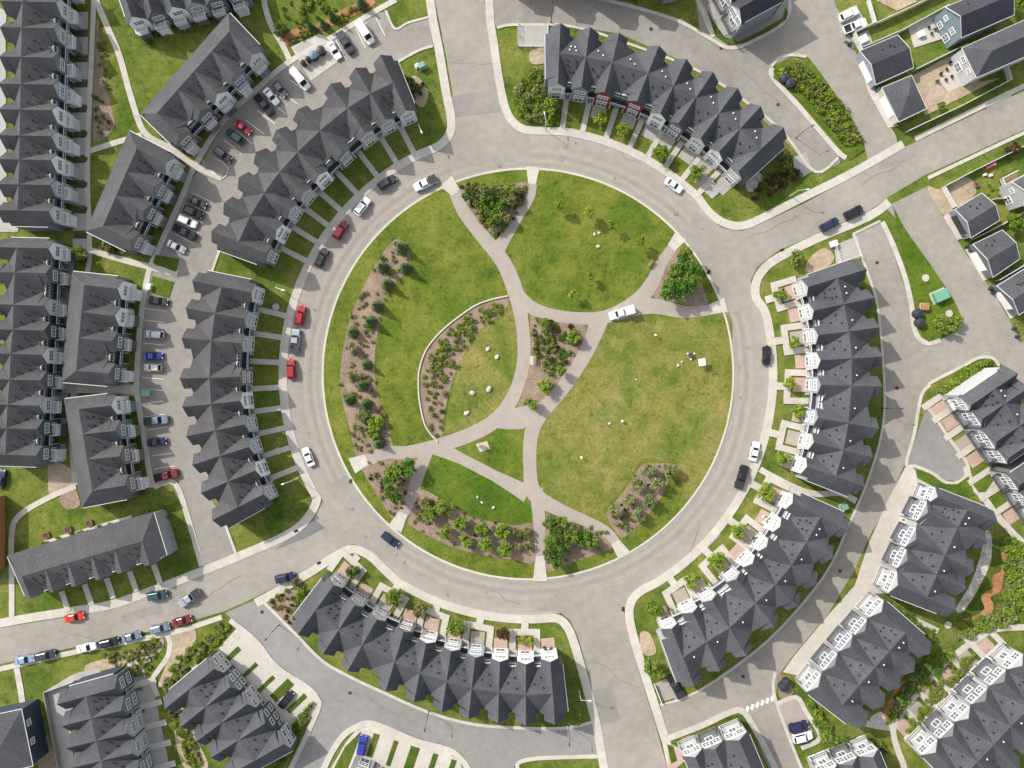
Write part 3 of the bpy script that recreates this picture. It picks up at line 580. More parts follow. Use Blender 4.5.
def terrace(label, fronts, rears, zr, ze, cols, roof='roofA', wall='grey', frec=1.5, rrec=1.2, bw=1.85, rear='bays', frac=.5, doubles=(), group='curved terraces of row houses', wins=2, cat='row house', double_cols=False, porch=True, dormers=True, vw=0, rear_z=None, sub=None):
    n = len(fronts); rnd = random.Random(len(label) * 7 + n)
    F = [W2(p, zr) for p in fronts]
    Rr = [W2(p, zr if rear == 'bays' else ze) for p in rears]
    D = [(r - f).normalized() for f, r in zip(F, Rr)]
    f0 = [f + d * frec for f, d in zip(F, D)]
    r0 = [r - d * (rrec if rear == 'bays' else 0) for r, d in zip(Rr, D)]
    # boundaries between the houses
    Bf, Br = [None] * (n + 1), [None] * (n + 1)
    for i in range(1, n): Bf[i] = (f0[i - 1] + f0[i]) / 2; Br[i] = (r0[i - 1] + r0[i]) / 2
    Bf[0] = f0[0] * 2 - Bf[1]; Br[0] = r0[0] * 2 - Br[1]; Bf[n] = f0[-1] * 2 - Bf[n - 1]; Br[n] = r0[-1] * 2 - Br[n - 1]
    hw = [(Bf[i + 1] - Bf[i]).length / 2 for i in range(n)]
    if hw[0] > 3.4: s = 3.0 / hw[0]; Bf[0] = f0[0] + (Bf[0] - f0[0]) * s; Br[0] = r0[0] + (Br[0] - r0[0]) * s
    if hw[-1] > 3.4: s = 3.0 / hw[-1]; Bf[n] = f0[-1] + (Bf[n] - f0[-1]) * s; Br[n] = r0[-1] + (Br[n] - r0[-1]) * s
    c = sum((f + r for f, r in zip(F, Rr)), Vector((0, 0))) / (2 * n)
    root = empty('row_house', (c.x, c.y, 0)); L = Vector((c.x, c.y, 0))
    tag(root, label, cat, group)
    # walls
    bmW = bmesh.new(); prism(bmW, [p - c for p in Bf] + [p - c for p in Br[::-1]], -.05, ze - .17)
    bmR = bmesh.new(); rvents = []
    Mi = [f + (r - f) * frac for f, r in zip(F, Rr)]
    Mb = [None] * (n + 1)
    for i in range(1, n): Mb[i] = (Mi[i - 1] + Mi[i]) / 2
    Mb[0] = Mi[0]; Mb[n] = Mi[-1]
    lz = lambda p, z: v3(p - c, z)
    for i in range(n):
        d = D[i]; a, b = i, i + 1
        La, Lb = Bf[a], Bf[b]; Ra, Rb = Br[a], Br[b]
        ov = d * .4; m = (zr - ze) / max(.1, (La - Lb).length / 2)
        ds = (zr - ze) / max(.5, (Mi[i] - f0[i]).length) * .4
        # main roof, in two halves about the house's own cross gable (end houses only have the inner half)
        for (p, q, mp) in ((La, Ra, Mb[a]), (Lb, Rb, Mb[b])):
            if (p is La and i == 0) or (p is Lb and i == n - 1): continue
            slope(bmR, [lz(p - ov, ze - ds), lz(f0[i] - ov, ze - ds), lz(Mi[i], zr - .03), lz(mp, zr - .03)])
            ovr = ov * .4 if rear == 'bays' else ov * .8
            slope(bmR, [lz(q + ovr, ze - ds), lz(r0[i] + ovr, ze - ds), lz(Mi[i], zr - .03), lz(mp, zr - .03)])
        # cross gable
        back = r0[i] if rear == 'bays' else Mi[i]
        for k, (p, q, mp) in enumerate(((La, Ra, Mb[a]), (Lb, Rb, Mb[b]))):
            end = (k == 0 and i == 0) or (k == 1 and i == n - 1)
            q_ = q
            if rear == 'plain' and not end: slope(bmR, [lz(f0[i], zr), lz(Mi[i], zr), lz(p, ze)]); 
            elif rear == 'plain': slope(bmR, [lz(f0[i], zr), lz(Mi[i], zr), lz(q_, ze - .05), lz(p, ze - .05)])
            else: slope(bmR, [lz(f0[i], zr), lz(back, zr), lz(q_, ze), lz(p, ze)])
            if rear == 'plain' and end:
                slope(bmR, [lz(Mi[i], zr - .01), lz(r0[i] + d * .3, ze - ds), lz(q_ + d * .3, ze - ds)])
            if end:
                side = (p - f0[i]).normalized(); e0, e1 = p + side * .06, q_ + side * .06
                t = e1 - e0; mid = (e0 + e1) / 2 - c
                bmG = bmesh.new(); box(bmG, (mid.x, mid.y, ze - .22), t.length, .16, .15, math.atan2(t.y, t.x)); link('gutter', bm_mesh('gutter', bmG, M['gutter']), root)
        # gable walls above the eaves
        for base, la, lb, on in ((f0[i], La, Lb, True), (r0[i], Ra, Rb, rear == 'bays')):
            if on: face(bmW, [lz(la, ze - .17), lz(lb, ze - .17), lz(base, zr - .2)])
        # bays: a projecting gabled front in its own colour
        col = cols[i % len(cols)]
        for which in (0, 1):
            if which == 1 and rear != 'bays': continue
            fr = F[i] if which == 0 else Rr[i]; rc = f0[i] if which == 0 else r0[i]; dd = d if which == 0 else -d
            dep = (rc - fr).length
            if dep < .2: continue
            nn = Vector((-dd.y, dd.x)); w = min(bw if which == 0 else 2.0, hw[i] * .96)
            ze_b = zr - m * w - .17
            bmB = bmesh.new()
            prof = [(-w, -.05), (w, -.05), (w, ze_b), (0, zr - .2), (-w, ze_b)]
            A = [lz(fr + nn * x, z) for x, z in prof]; B = [lz(rc + dd * .05 + nn * x, z) for x, z in prof]
            face(bmB, A); 
            for q in range(1, 5):
                if q in (2, 3): continue
                face(bmB, [A[q], A[(q + 1) % 5], B[(q + 1) % 5], B[q]])
            face(bmB, [A[1], A[2], B[2], B[1]])
            if which == 0:
                # trim along the gable
                for sgn in (-1, 1):
                    p0, p1 = lz(fr - dd * .05 + nn * sgn * w, ze_b + .02), lz(fr - dd * .05, zr - .16)
                    tube(bmB, p0, p1, .10, seg=4, mi=1)
            bay = link('bay' if which == 0 else 'rear_gable', bm_mesh('bay', bmB, [SID[col if which == 0 else wall], M['white']]), root)
            if which == 1: put_window(bay, v3(fr, 4.0), L, -dd, 1.7, 1.4, 1, 0)
            we = w + .30; zz = zr - m * we
            o_ = -dd * .32
            for sgn in (-1, 1):
                slope(bmR, [lz(fr + o_, zr), lz(rc, zr), lz(rc + nn * sgn * we, zz), lz(fr + o_ + nn * sgn * we, zz)])
            if which == 0:
                lv = [.9, ze - 2.4] if wins < 3 else [.25, ze - 2.55]
                if wins == 2: lv = [ze - 4.6, ze - 1.75]
                for z in lv:
                    hgt = 1.65 if wins < 3 else (2.1 if z < 1 else 2.0)
                    if double_cols:
                        for sx in (-.5, .5): put_window(bay, v3(fr + nn * w * sx, z), L, -dd, w * .74, hgt, 1, 1 if wins == 3 else 0)
                    else: put_window(bay, v3(fr, z), L, -dd, min(2.5, w * 1.35), hgt, 2, 1)
                if wins == 3:
                    bt = bmesh.new(); bp = fr - dd * .05 - c; box(bt, (bp.x, bp.y, ze - .35), w * 2, .12, .22, math.atan2(nn.y, nn.x)); link('trim', bm_mesh('trim', bt, M['gutter']), bay)
                    for sg in (-1, 1): bt = bmesh.new(); bp = fr - dd * .05 + nn * sg * (w - .1) - c; box(bt, (bp.x, bp.y, 0), .22, .14, ze - .4, math.atan2(nn.y, nn.x)); link('trim', bm_mesh('trim', bt, SID['grey']), bay)
                    bl = bmesh.new(); bp = fr - dd * .75 - c; an = math.atan2(nn.y, nn.x); box(bl, (bp.x, bp.y, 2.75), w * 1.7, 1.5, .16, an)
                    bal = link('balcony', bm_mesh('balcony', bl, M['gutter'] if col in ('white_in_sun', 'lgrey') else SID['mid']), root)
                    rp = fr - dd * 1.45 - c; link('railing', railing_mesh(w * 1.7), bal, (rp.x, rp.y, 2.91), an)
                    for sg in (-1, 1): rp = fr - dd * .72 + nn * sg * w * .85 - c; link('railing', railing_mesh(1.45), bal, (rp.x, rp.y, 2.91), an + math.pi / 2)
                    put_window(bay, v3(fr, 2.95), L, -dd, 1.9, 2.0, 1, 0, 'balcony_door')
                if wins == 2 and group == G2 and porch:
                    bq = bmesh.new(); an = math.atan2(nn.y, nn.x); cp = fr - dd * .75 + nn * .5 - c; box(bq, (cp.x, cp.y, 0), 2.5, 1.5, 2.7, an); box(bq, (cp.x, cp.y, 2.7), 2.7, 1.7, .16, an, 1)
                    pq = link('porch', bm_mesh('porch', bq, [SID[cols[(i + 1) % len(cols)]], M['gutter']]), root)
                    rp = fr - dd * 1.5 + nn * .5 - c; link('railing', railing_mesh(2.6, 'white'), pq, (rp.x, rp.y, 2.86), an)
                    for sg in (-1, 1): rp = fr - dd * .8 + nn * (.5 + sg * 1.25) - c; link('railing', railing_mesh(1.4, 'white'), pq, (rp.x, rp.y, 2.86), an + math.pi / 2)
                if ze > 6.5 and wins == 2 and group != G2: put_window(bay, v3(fr, .35), L, -dd, min(2.2, w * 1.2), 2.1, 1, 0, 'patio_door')
        # vents
        for t, s, kind in ((.40, .55, 0), (.62, -.75, 0), (.78, .55, 0), (1.26, .45, 1), (1.46, -.40, 1)):
            if kind and t > (1.0, 1.3, 1.5)[vw]: continue
            p = Bf[i] if 0 < i else Bf[i + 1]
            q = Br[i] if 0 < i else Br[i + 1]
            mb = Mb[i] if 0 < i else Mb[i + 1]
            if t < 1: pt = p + (mb - p) * t; z = ze + (zr - ze) * t
            else: pt = mb + (q - mb) * (t - 1); z = zr - (zr - ze) * (t - 1)
            sd = (f0[i] - p).normalized()
            rvents.append((pt + sd * s * 2.2 * (1 - abs(t - 1)) , z, kind))
    roofo = link('roof', bm_mesh('roof', bmR, M[roof]), root)
    bmesh.ops.remove_doubles(bmW, verts=bmW.verts[:], dist=.01)
    link('wall', bm_mesh('wall', bmW, SID[wall]), root)
    for p, z, kind in rvents[:80]:
        link('roof_vent', VENT_W if kind else VENT_D, roofo, lz(p, z), rnd.random() * .3)
    # recessed entries between the bays
    for i in range(1, n):
        d = (D[i - 1] + D[i]).normalized(); nn = Vector((-d.y, d.x)); base = Bf[i]
        gap = (f0[i] - f0[i - 1]).length - 2 * bw
        if gap < .7: continue
        if porch:
            bmP = bmesh.new(); q = base - d * (frec * .5)
            slope(bmP, [lz(base + nn * gap * .48, 3.3), lz(base - nn * gap * .48, 3.3), lz(base - d * frec - nn * gap * .48, 2.8), lz(base - d * frec + nn * gap * .48, 2.8)])
            for sgn in (-1, 1): pp = base - d * (frec - .15) + nn * sgn * gap * .4 - c; box(bmP, (pp.x, pp.y, 0), .16, .16, 2.7, math.atan2(d.y, d.x), 1)
            pr = link('porch_roof', bm_mesh('porch_roof', bmP, [M['roofD'], M['white']]), root)
            rp = base - d * (frec - .12) - c; link('railing', railing_mesh(gap * .9, 'white'), pr, (rp.x, rp.y, 2.85), math.atan2(nn.y, nn.x))
        for sgn in ((-.5, .5) if gap > 3.2 else (0,)):
            dr = put_window(root, v3(base + nn * sgn * gap * .5, .1), L, -d, 1.0, 2.1, 0, 0, 'door')
        if dormers:
            for sgn in ((-.26, .26) if gap > 3.4 else (0,)):
                bmD = bmesh.new(); w = .85; b0 = base + nn * sgn * gap - d * .12; dep = 1.0
                prof = [(-w, ze - 1.5), (w, ze - 1.5), (w, ze + .12), (0, ze + .52), (-w, ze + .12)]
                A = [lz(b0 + nn * x, z) for x, z in prof]; B = [lz(b0 + d * dep + nn * x, z) for x, z in prof]
                face(bmD, A)
                for q in range(5):
                    if q == 0: continue
                    face(bmD, [A[q], A[(q + 1) % 5], B[(q + 1) % 5], B[q]], 1 if q in (2, 3) else 0)
                dm = link('dormer', bm_mesh('dormer', bmD, [SID[wall], M[roof]]), root)
                put_window(dm, v3(b0, ze - 1.42), L, -d, 1.55, 1.6, 1, 0)
                for a_, b_ in ((2, 3), (3, 4)):
                    bt = bmesh.new(); tube(bt, A[a_] - v3(d, 0) * .04, A[b_] - v3(d, 0) * .04, .08, seg=4); link('trim', bm_mesh('trim', bt, M['white']), dm)
    return dict(root=root, F=F, D=D, Bf=Bf, f0=f0, L=L, n=n)

def walkways(T, px_out, mode, conc=None):
    """front paths from the entries to the pavement ring; mode 'single' or 'court'"""
    n = T['n']; conc = conc or M['concrete']; c2 = W2((CX, CY))
    def rect(p, q, w, base, mat, name):
        z = zlayer(base); t = (q - p).normalized(); nn = Vector((-t.y, t.x)) * w / 2
        bm = bmesh.new(); prism(bm, [p + nn, q + nn, q - nn, p - nn], -.05, z)
        link(name, bm_mesh(name, bm, mat))['kind'] = 'structure'
    ro = px_out * S
    def to_ring(p):
        d = (c2 - p); r = d.length
        return p + d.normalized() * (r - ro)
    for i in range(n + 1):
        if i == n: continue
        d = T['D'][min(i, n - 1)]; base = T['Bf'][i]
        f = T['F'][i]
        if mode == 'single':
            if i == 0: continue
            rect(base, to_ring(base), 1.3, .10, M['concrete'], 'front_path')
            if conc == 'patio' and i != 1: rect(f + d * .4, f - d * 2.9, 3.4, .08, M['concrete2'], 'patio')
        else:
            nn = Vector((-d.y, d.x)); b2 = T['Bf'][i + 1]
            if i % 2 == 0:
                out = 4.4
                p0, p1 = base - d * .2, b2 - d * .2
                q0, q1 = base - d * (out + 1.2), b2 - d * (out + 1.2)
                rect(p0, q0 - d * .7, 1.5, .10, M['concrete'], 'front_path'); rect(p1, q1 - d * .7, 1.5, .10, M['concrete'], 'front_path')
                rect(q0, q1, 1.5, .10, M['concrete'], 'front_path')
                mid = (q0 + q1) / 2; rect(mid, to_ring(mid), 1.7, .10, M['concrete'], 'front_path')
                rect(f + d * .3, f - d * 3.0, 3.3, .08, M['pavers'] if i % 4 == 0 else M['path'], 'patio')
            else:
                rect(f + d * .3, f - d * 2.4, 3.2, .08, M['pavers'], 'patio')

def courts(T, mats, depth=3.3, walk=6.0, lawnk=None):
    def rect(p, q, w, base, mat, name):
        z = zlayer(base); t = (q - p).normalized(); nn = Vector((-t.y, t.x)) * w / 2
        bm = bmesh.new(); prism(bm, [p + nn, q + nn, q - nn, p - nn], -.05, z); link(name, bm_mesh(name, bm, mat))['kind'] = 'structure'
    for i in range(T['n']):
        d = T['D'][i]; f = T['F'][i]; b = T['Bf'][i]; nn = Vector((-d.y, d.x)) * (1 if (T['Bf'][i + 1] - b).dot(Vector((-d.y, d.x))) > 0 else -1)
        rect(f + d * .5 + nn * .5, f - d * depth + nn * .5, 3.0, .09, M[mats[i % len(mats)]], 'patio')
        rect(b + d * .5, b - d * walk, 1.4, .10, M['concrete'], 'front_path')

G1 = 'curved terraces around the ring road'
TA1 = terrace('curved dark roofed terrace with two barn red bays north of the ring', [(558, 82), (581.6, 85.3), (605.3, 90.4), (637.5, 99.7), (661, 112), (679.5, 122), (701.5, 137), (720, 150.5), (739.5, 170)],
    [(560.5, 24.4), (590, 28.3), (619, 34), (658.6, 47), (686, 60), (712.5, 73), (737, 89), (760, 107), (782.7, 128.5)], 9.8, 6.8, ['lgrey_in_shade', 'slate', 'red', 'red', 'white_in_shade', 'dgrey', 'lgrey_in_shade', 'white_in_shade', 'grey_in_shade'], 'roofA', 'dgrey', group=G1, vw=2)
TA2 = terrace('curved dark roofed terrace northwest of the ring with the lane of parked cars behind', [(405, 109), (384.5, 118), (364, 131), (340.6, 151), (318, 173.5), (301.5, 191), (288, 208), (275, 229), (264, 252.6)],
    [(381, 56), (356, 69), (331, 85), (298.5, 110.5), (277, 131), (257, 153), (240, 178), (225, 203.5), (212.6, 231.4)], 9.6, 6.6, ['lgrey_in_shade', 'grey_in_shade', 'grey_in_shade', 'slate', 'white_in_shade', 'grey_in_shade', 'blue_in_shade', 'white_in_shade', 'brown'], 'roofB', 'dgrey', group=G1)
TA3 = terrace('curved charcoal roofed terrace on the west side of the ring behind the red cars', [(249.5, 292), (242.8, 318.4), (239.4, 343), (237.7, 376.8), (238.5, 401), (242.8, 424.7), (247, 447.5), (253.8, 471), (262, 495)],
    [(193.7, 281), (187, 308), (183, 337.9), (181, 378.5), (183.5, 407), (187.4, 436), (193.4, 464.5), (202, 492.4), (213.5, 519.5)], 9.6, 6.6, ['lgrey_in_shade', 'blue_in_shade', 'grey_in_shade', 'brown', 'white_in_shade', 'grey_in_shade', 'blue_in_shade', 'white_in_shade', 'grey_in_shade'], 'roofB', 'dgrey', group=G1)
TA4 = terrace('curved slate roofed terrace south of the ring with ten gables facing the park', [(332.8, 586.4), (353.8, 606.5), (376, 621), (403, 633.8), (425.8, 645), (450.8, 653), (474.8, 659.4), (499.8, 663.5), (525.8, 666), (550.4, 663.5)],
    [(298.5, 633.5), (323.5, 653), (348, 670), (386, 690), (414, 701), (442, 710.5), (468.5, 718), (498, 721.8), (525.8, 724.6), (555, 723.5)], 9.6, 6.6, ['lgrey_in_shade', 'grey_in_shade', 'lgrey_in_shade', 'brown', 'white_in_shade', 'lgrey_in_shade', 'blue_in_shade', 'white_in_shade', 'white_in_shade', 'white_in_shade'], 'roofA', 'dgrey', group=G1)
TA5 = terrace('curved terrace southeast of the ring with pale bays and square front courts', [(794, 503.7), (781.6, 527.4), (768, 547.7), (753.7, 564.6), (737.3, 580.3), (712.8, 601.5), (693.3, 614), (672.2, 630.2)],
    [(847.3, 530), (831.6, 557), (815.5, 583.2), (796.9, 605.3), (773.7, 626), (745.8, 654.8), (719.6, 670), (694, 685.3)], 9.6, 6.6, ['white', 'white', 'lgrey', 'white', 'grey', 'lgrey', 'white', 'white'], 'roofA', 'grey', group=G1, vw=1)
TA6 = terrace('curved terrace on the east side of the ring with sawtooth shadow on the lane behind', [(809.6, 286.4), (815.5, 310), (820, 335), (822.3, 360), (822.5, 385), (819.6, 418), (815.4, 442.8), (808.6, 467.3)],
    [(865.5, 269.5), (873, 298), (878.5, 327.4), (881.5, 356.6), (880.9, 386.4), (877.5, 428.4), (871.6, 457), (863, 486)], 9.6, 6.6, ['white', 'white', 'lgrey', 'white', 'blue', 'blue', 'lgrey', 'white'], 'roofA', 'grey', group=G1, vw=1)
walkways(TA1, 248.5, 'single', 'patio'); walkways(TA2, 248.5, 'single'); walkways(TA3, 248.5, 'single')
for T in (TA4, TA5, TA6): walkways(T, 248.5, 'court')

G2 = 'long roofed row houses west of the lane'
terrace('long dark row house block along the upper left edge of the photo', [(54.5, -25), (54, 2), (52, 28), (51.5, 57.5), (51.3, 84.5), (50, 110), (49.5, 136), (49, 160), (48.3, 185), (46.8, 211)],
    [(2, -26), (1.5, 1), (1, 27), (.5, 56.5), (0, 83.5), (0, 109), (-.5, 135), (-1, 159), (-1.5, 184), (-2.5, 210)], 9.2, 6.2, ['white_in_shade', 'lgrey_in_shade', 'grey_in_shade', 'slate', 'blue_in_shade', 'white_in_shade', 'lgrey_in_shade', 'white_in_shade', 'blue_in_shade', 'lgrey_in_shade'], 'roofB', 'slate', frac=.6, bw=1.8, group=G2)
terrace('long dark row house block along the left edge below the short grass gap', [(46.5, 248.3), (44.3, 273.2), (42.8, 305.7), (42.5, 330.3), (40.1, 354.9), (39, 380.3), (37.1, 405.7), (35.7, 429.1), (34.8, 455.5)],
    [(-5, 247), (-7, 272), (-8.5, 304), (-9, 329), (-11, 353), (-12, 379), (-14, 404), (-15, 428), (-16, 454)], 9.2, 6.2, ['white_in_shade', 'dgrey', 'lgrey_in_shade', 'green', 'white_in_shade', 'dgrey', 'lgrey_in_shade', 'green', 'dgrey'], 'roofB', 'slate', frac=.58, bw=1.8, group=G2)
terrace('short four gabled row house west of the lane with two white gables', [(115.7, 288.4), (113, 315.7), (110.3, 341.2), (107.4, 373.4)], [(71.5, 284.5), (68.5, 311), (66, 337), (63.5, 369)], 9.0, 5.9,
    ['white_in_shade', 'white_in_shade', 'dgrey', 'dgrey'], 'roofB', 'slate', rear='plain', frac=.6, bw=2.05, group=G2)
terrace('short four gabled row house beside the parking lane with a steel blue gable', [(109, 405.7), (113.9, 431), (117.8, 456.4), (123.4, 485.7)], [(66.5, 411), (70.5, 435.5), (74.5, 460.5), (80, 492)], 9.0, 5.9,
    ['white_in_shade', 'teal', 'brown', 'brown'], 'roofB', 'slate', rear='plain', frac=.6, bw=2.05, group=G2)
terrace('tilted four gabled row house between the diagonal footpath and the parking lane', [(163.8, 162.3), (152.8, 186), (142.3, 209.7), (129.4, 239.3)], [(124.5, 142.5), (114.5, 166), (104.2, 190.2), (91.5, 219.5)], 9.0, 5.9,
    ['lgrey_in_shade', 'teal', 'dgrey', 'brown'], 'roofB', 'slate', rear='plain', frac=.58, bw=2.05, group=G2)
terrace('tilted five gabled row house with long plain roof at the head of the parking lane', [(250.8, 53), (233, 73), (215.8, 92.7), (199.2, 110.4), (178, 134.4)], [(220.7, 22.8), (203, 42.9), (185.7, 62.5), (169.6, 80.7), (149, 104.6)], 9.0, 5.9,
    ['lgrey_in_shade', 'teal', 'white_in_shade', 'dgrey', 'brown'], 'roofB', 'slate', rear='plain', frac=.6, bw=2.05, group=G2)
terrace('row house cut by the top edge of the photo with white and grey fronts', [(131, 15), (151, 10), (171, 5), (191, .5), (211, -4), (232, -10)], [(118, -38), (138, -43), (158, -48), (178, -52), (198, -57), (219, -63)], 8.6, 6.0,
    ['white_in_shade', 'dgrey', 'white_in_shade', 'grey_in_shade', 'dgrey', 'slate'], 'roofC', 'dgrey', rear='plain', frac=.55, bw=2.1, group=G2)
T8 = terrace('long row house beside the street into the ring with doors facing the street', [(30.3, 597.4), (52.7, 590.6), (75.2, 584.7), (99.2, 578.2), (121.5, 571.6), (149, 563.5)], [(19.5, 553), (44, 545.5), (66, 538.6), (90, 531.4), (112.5, 524.8), (140, 517)], 8.2, 6.0,
    ['beige', 'grey_in_shade', 'lgrey_in_shade', 'grey_in_shade', 'beige', 'lgrey_in_shade'], 'roofB', 'grey', rear='plain', frac=.5, frec=.5, bw=1.6, group=G2, porch=False)
for x, y in ((66, 607), (89, 600), (111, 594), (134, 587), (158, 580)):
    ribbon('front_path', [(x - 4, y - 16), (x + 3, y + 4)], 5.5, .10, M['concrete'])
ang = math.atan2(W2((171, 557)).y - W2((157, 512)).y, W2((171, 557)).x - W2((157, 512)).x)
G3 = 'tall row houses with roof terraces at the outer corners'
kw = dict(frec=.55, rrec=1.6, bw=2.6, group=G3, double_cols=True, porch=False, dormers=False, wins=3, vw=1)
E1 = terrace('tall row house facing the triangular parking court with a blue bay', [(972.7, 404), (983.7, 418), (997.7, 440.8), (1010, 457)], [(1017, 374), (1028, 388), (1042, 411), (1054, 427)], 10.4, 7.8, ['lgrey', 'lav', 'slate', 'mid'], 'roofC', 'white', **kw)
E6 = terrace('row house with pale fronts cut by the right edge below the triangular court', [(1021, 484), (1033, 501), (1045, 518)], [(1063, 456), (1075, 473), (1087, 490)], 9.6, 7.2, ['dgrey', 'slate', 'grey'], 'roofC', 'dgrey', **kw)
terrace('tall row house between the east lane and the pebble strip', [(939.4, 497.4), (929.4, 513.4), (917.7, 540), (909, 561.4), (899.5, 586)], [(996.7, 522), (986, 542), (973, 571), (964.6, 589), (955, 609.5)], 10.4, 7.8, ['lgrey', 'lav', 'lav', 'mid', 'white_in_sun'], 'roofC', 'lgrey', **kw)
terrace('tall row house beside the two parked cars at the lower right lane', [(883, 613), (866.5, 632), (851.9, 648), (836, 667), (819.6, 688)], [(929, 652.5), (913, 671), (899, 686.5), (882.5, 705), (865.4, 724)], 10.4, 7.8, ['white_in_sun', 'mid', 'lav', 'mid', 'white_in_sun'], 'roofC', 'grey', **kw)
E4 = terrace('tall white fronted row house in the bottom right corner', [(1024, 667), (1006, 683), (987, 702), (970, 720), (954, 737.4), (937, 754)], [(1072, 716), (1054, 732), (1035, 751), (1018, 769), (1002, 786), (985, 803)], 10.8, 8.2, ['white_in_sun', 'mid', 'mid', 'white_in_sun', 'mid', 'lgrey'], 'roofC', 'white', **kw)
terrace('white fronted row house just entering at the bottom edge beyond the carport lane', [(833, 775), (853, 767), (874, 759)], [(856, 832), (876, 824), (897, 816)], 9.6, 7.2, ['white_in_sun', 'mid', 'white_in_sun'], 'roofC', 'white', **kw)
terrace('row house at the bottom edge with white front decks south of the striped crossing', [(696, 759), (716, 751), (740, 742)], [(720, 816), (740, 808), (764, 799)], 9.6, 7.2, ['white_in_sun', 'mid', 'white_in_sun'], 'roofC', 'white', **kw)
kb = dict(frec=.9, rrec=1.3, bw=2.1, group='dark roofed row houses in the lower left', porch=True, dormers=False)
C2 = terrace('row house with wavy dark roof and slate fronts left of the curved footpath', [(113.3, 689), (119.5, 711), (125, 734), (129.7, 754), (134.5, 776), (139, 798)], [(58, 704), (62.5, 726), (67, 748), (71.5, 768), (76, 790), (80.5, 812)], 8.4, 5.6, ['dgrey', 'slate', 'white', 'white', 'slate', 'dgrey'], 'roofA', 'navy', **kb)
terrace('row house with dark green and white fronts facing its short driveways', [(212.6, 670), (229, 688), (246, 705), (264, 724), (282, 745)], [(166, 708), (182, 726), (197, 741), (212, 757), (228, 776)], 8.0, 5.4, ['white', 'slate', 'white', 'green', 'white'], 'roofA', 'green', frec=.6, rrec=1.5, bw=2.3, group='dark roofed row houses in the lower left', porch=False, dormers=False, double_cols=True)
terrace('row house whose pale front edge shows beside the blue car at the bottom', [(358, 779), (379, 788), (400, 797), (421, 806)], [(341, 831), (362, 840), (383, 849), (404, 858)], 9.4, 6.8, ['lgrey', 'grey', 'lgrey', 'white'], 'roofA', 'grey', frec=.5, bw=2.3, group='dark roofed row houses in the lower left', porch=False, dormers=False)
terrace('tall dark house at the top edge beside the dark tarmac court', [(741, 7), (731, -14), (721, -35)], [(787, -18), (777, -39), (767, -60)], 10.6, 8.0, ['white', 'brown', 'grey'], 'roofD', 'slate', **kw)
terrace('dark roofed terrace just past the top edge casting the sawtooth shadow', [(495, -96), (540, -88), (583, -82), (626, -77), (668, -66)], [(506, -40), (549, -32), (595, -26), (637, -25), (680, -21)], 10.2, 7.4, ['grey', 'white', 'grey'], 'roofA', 'grey', **dict(kw, group=G1))

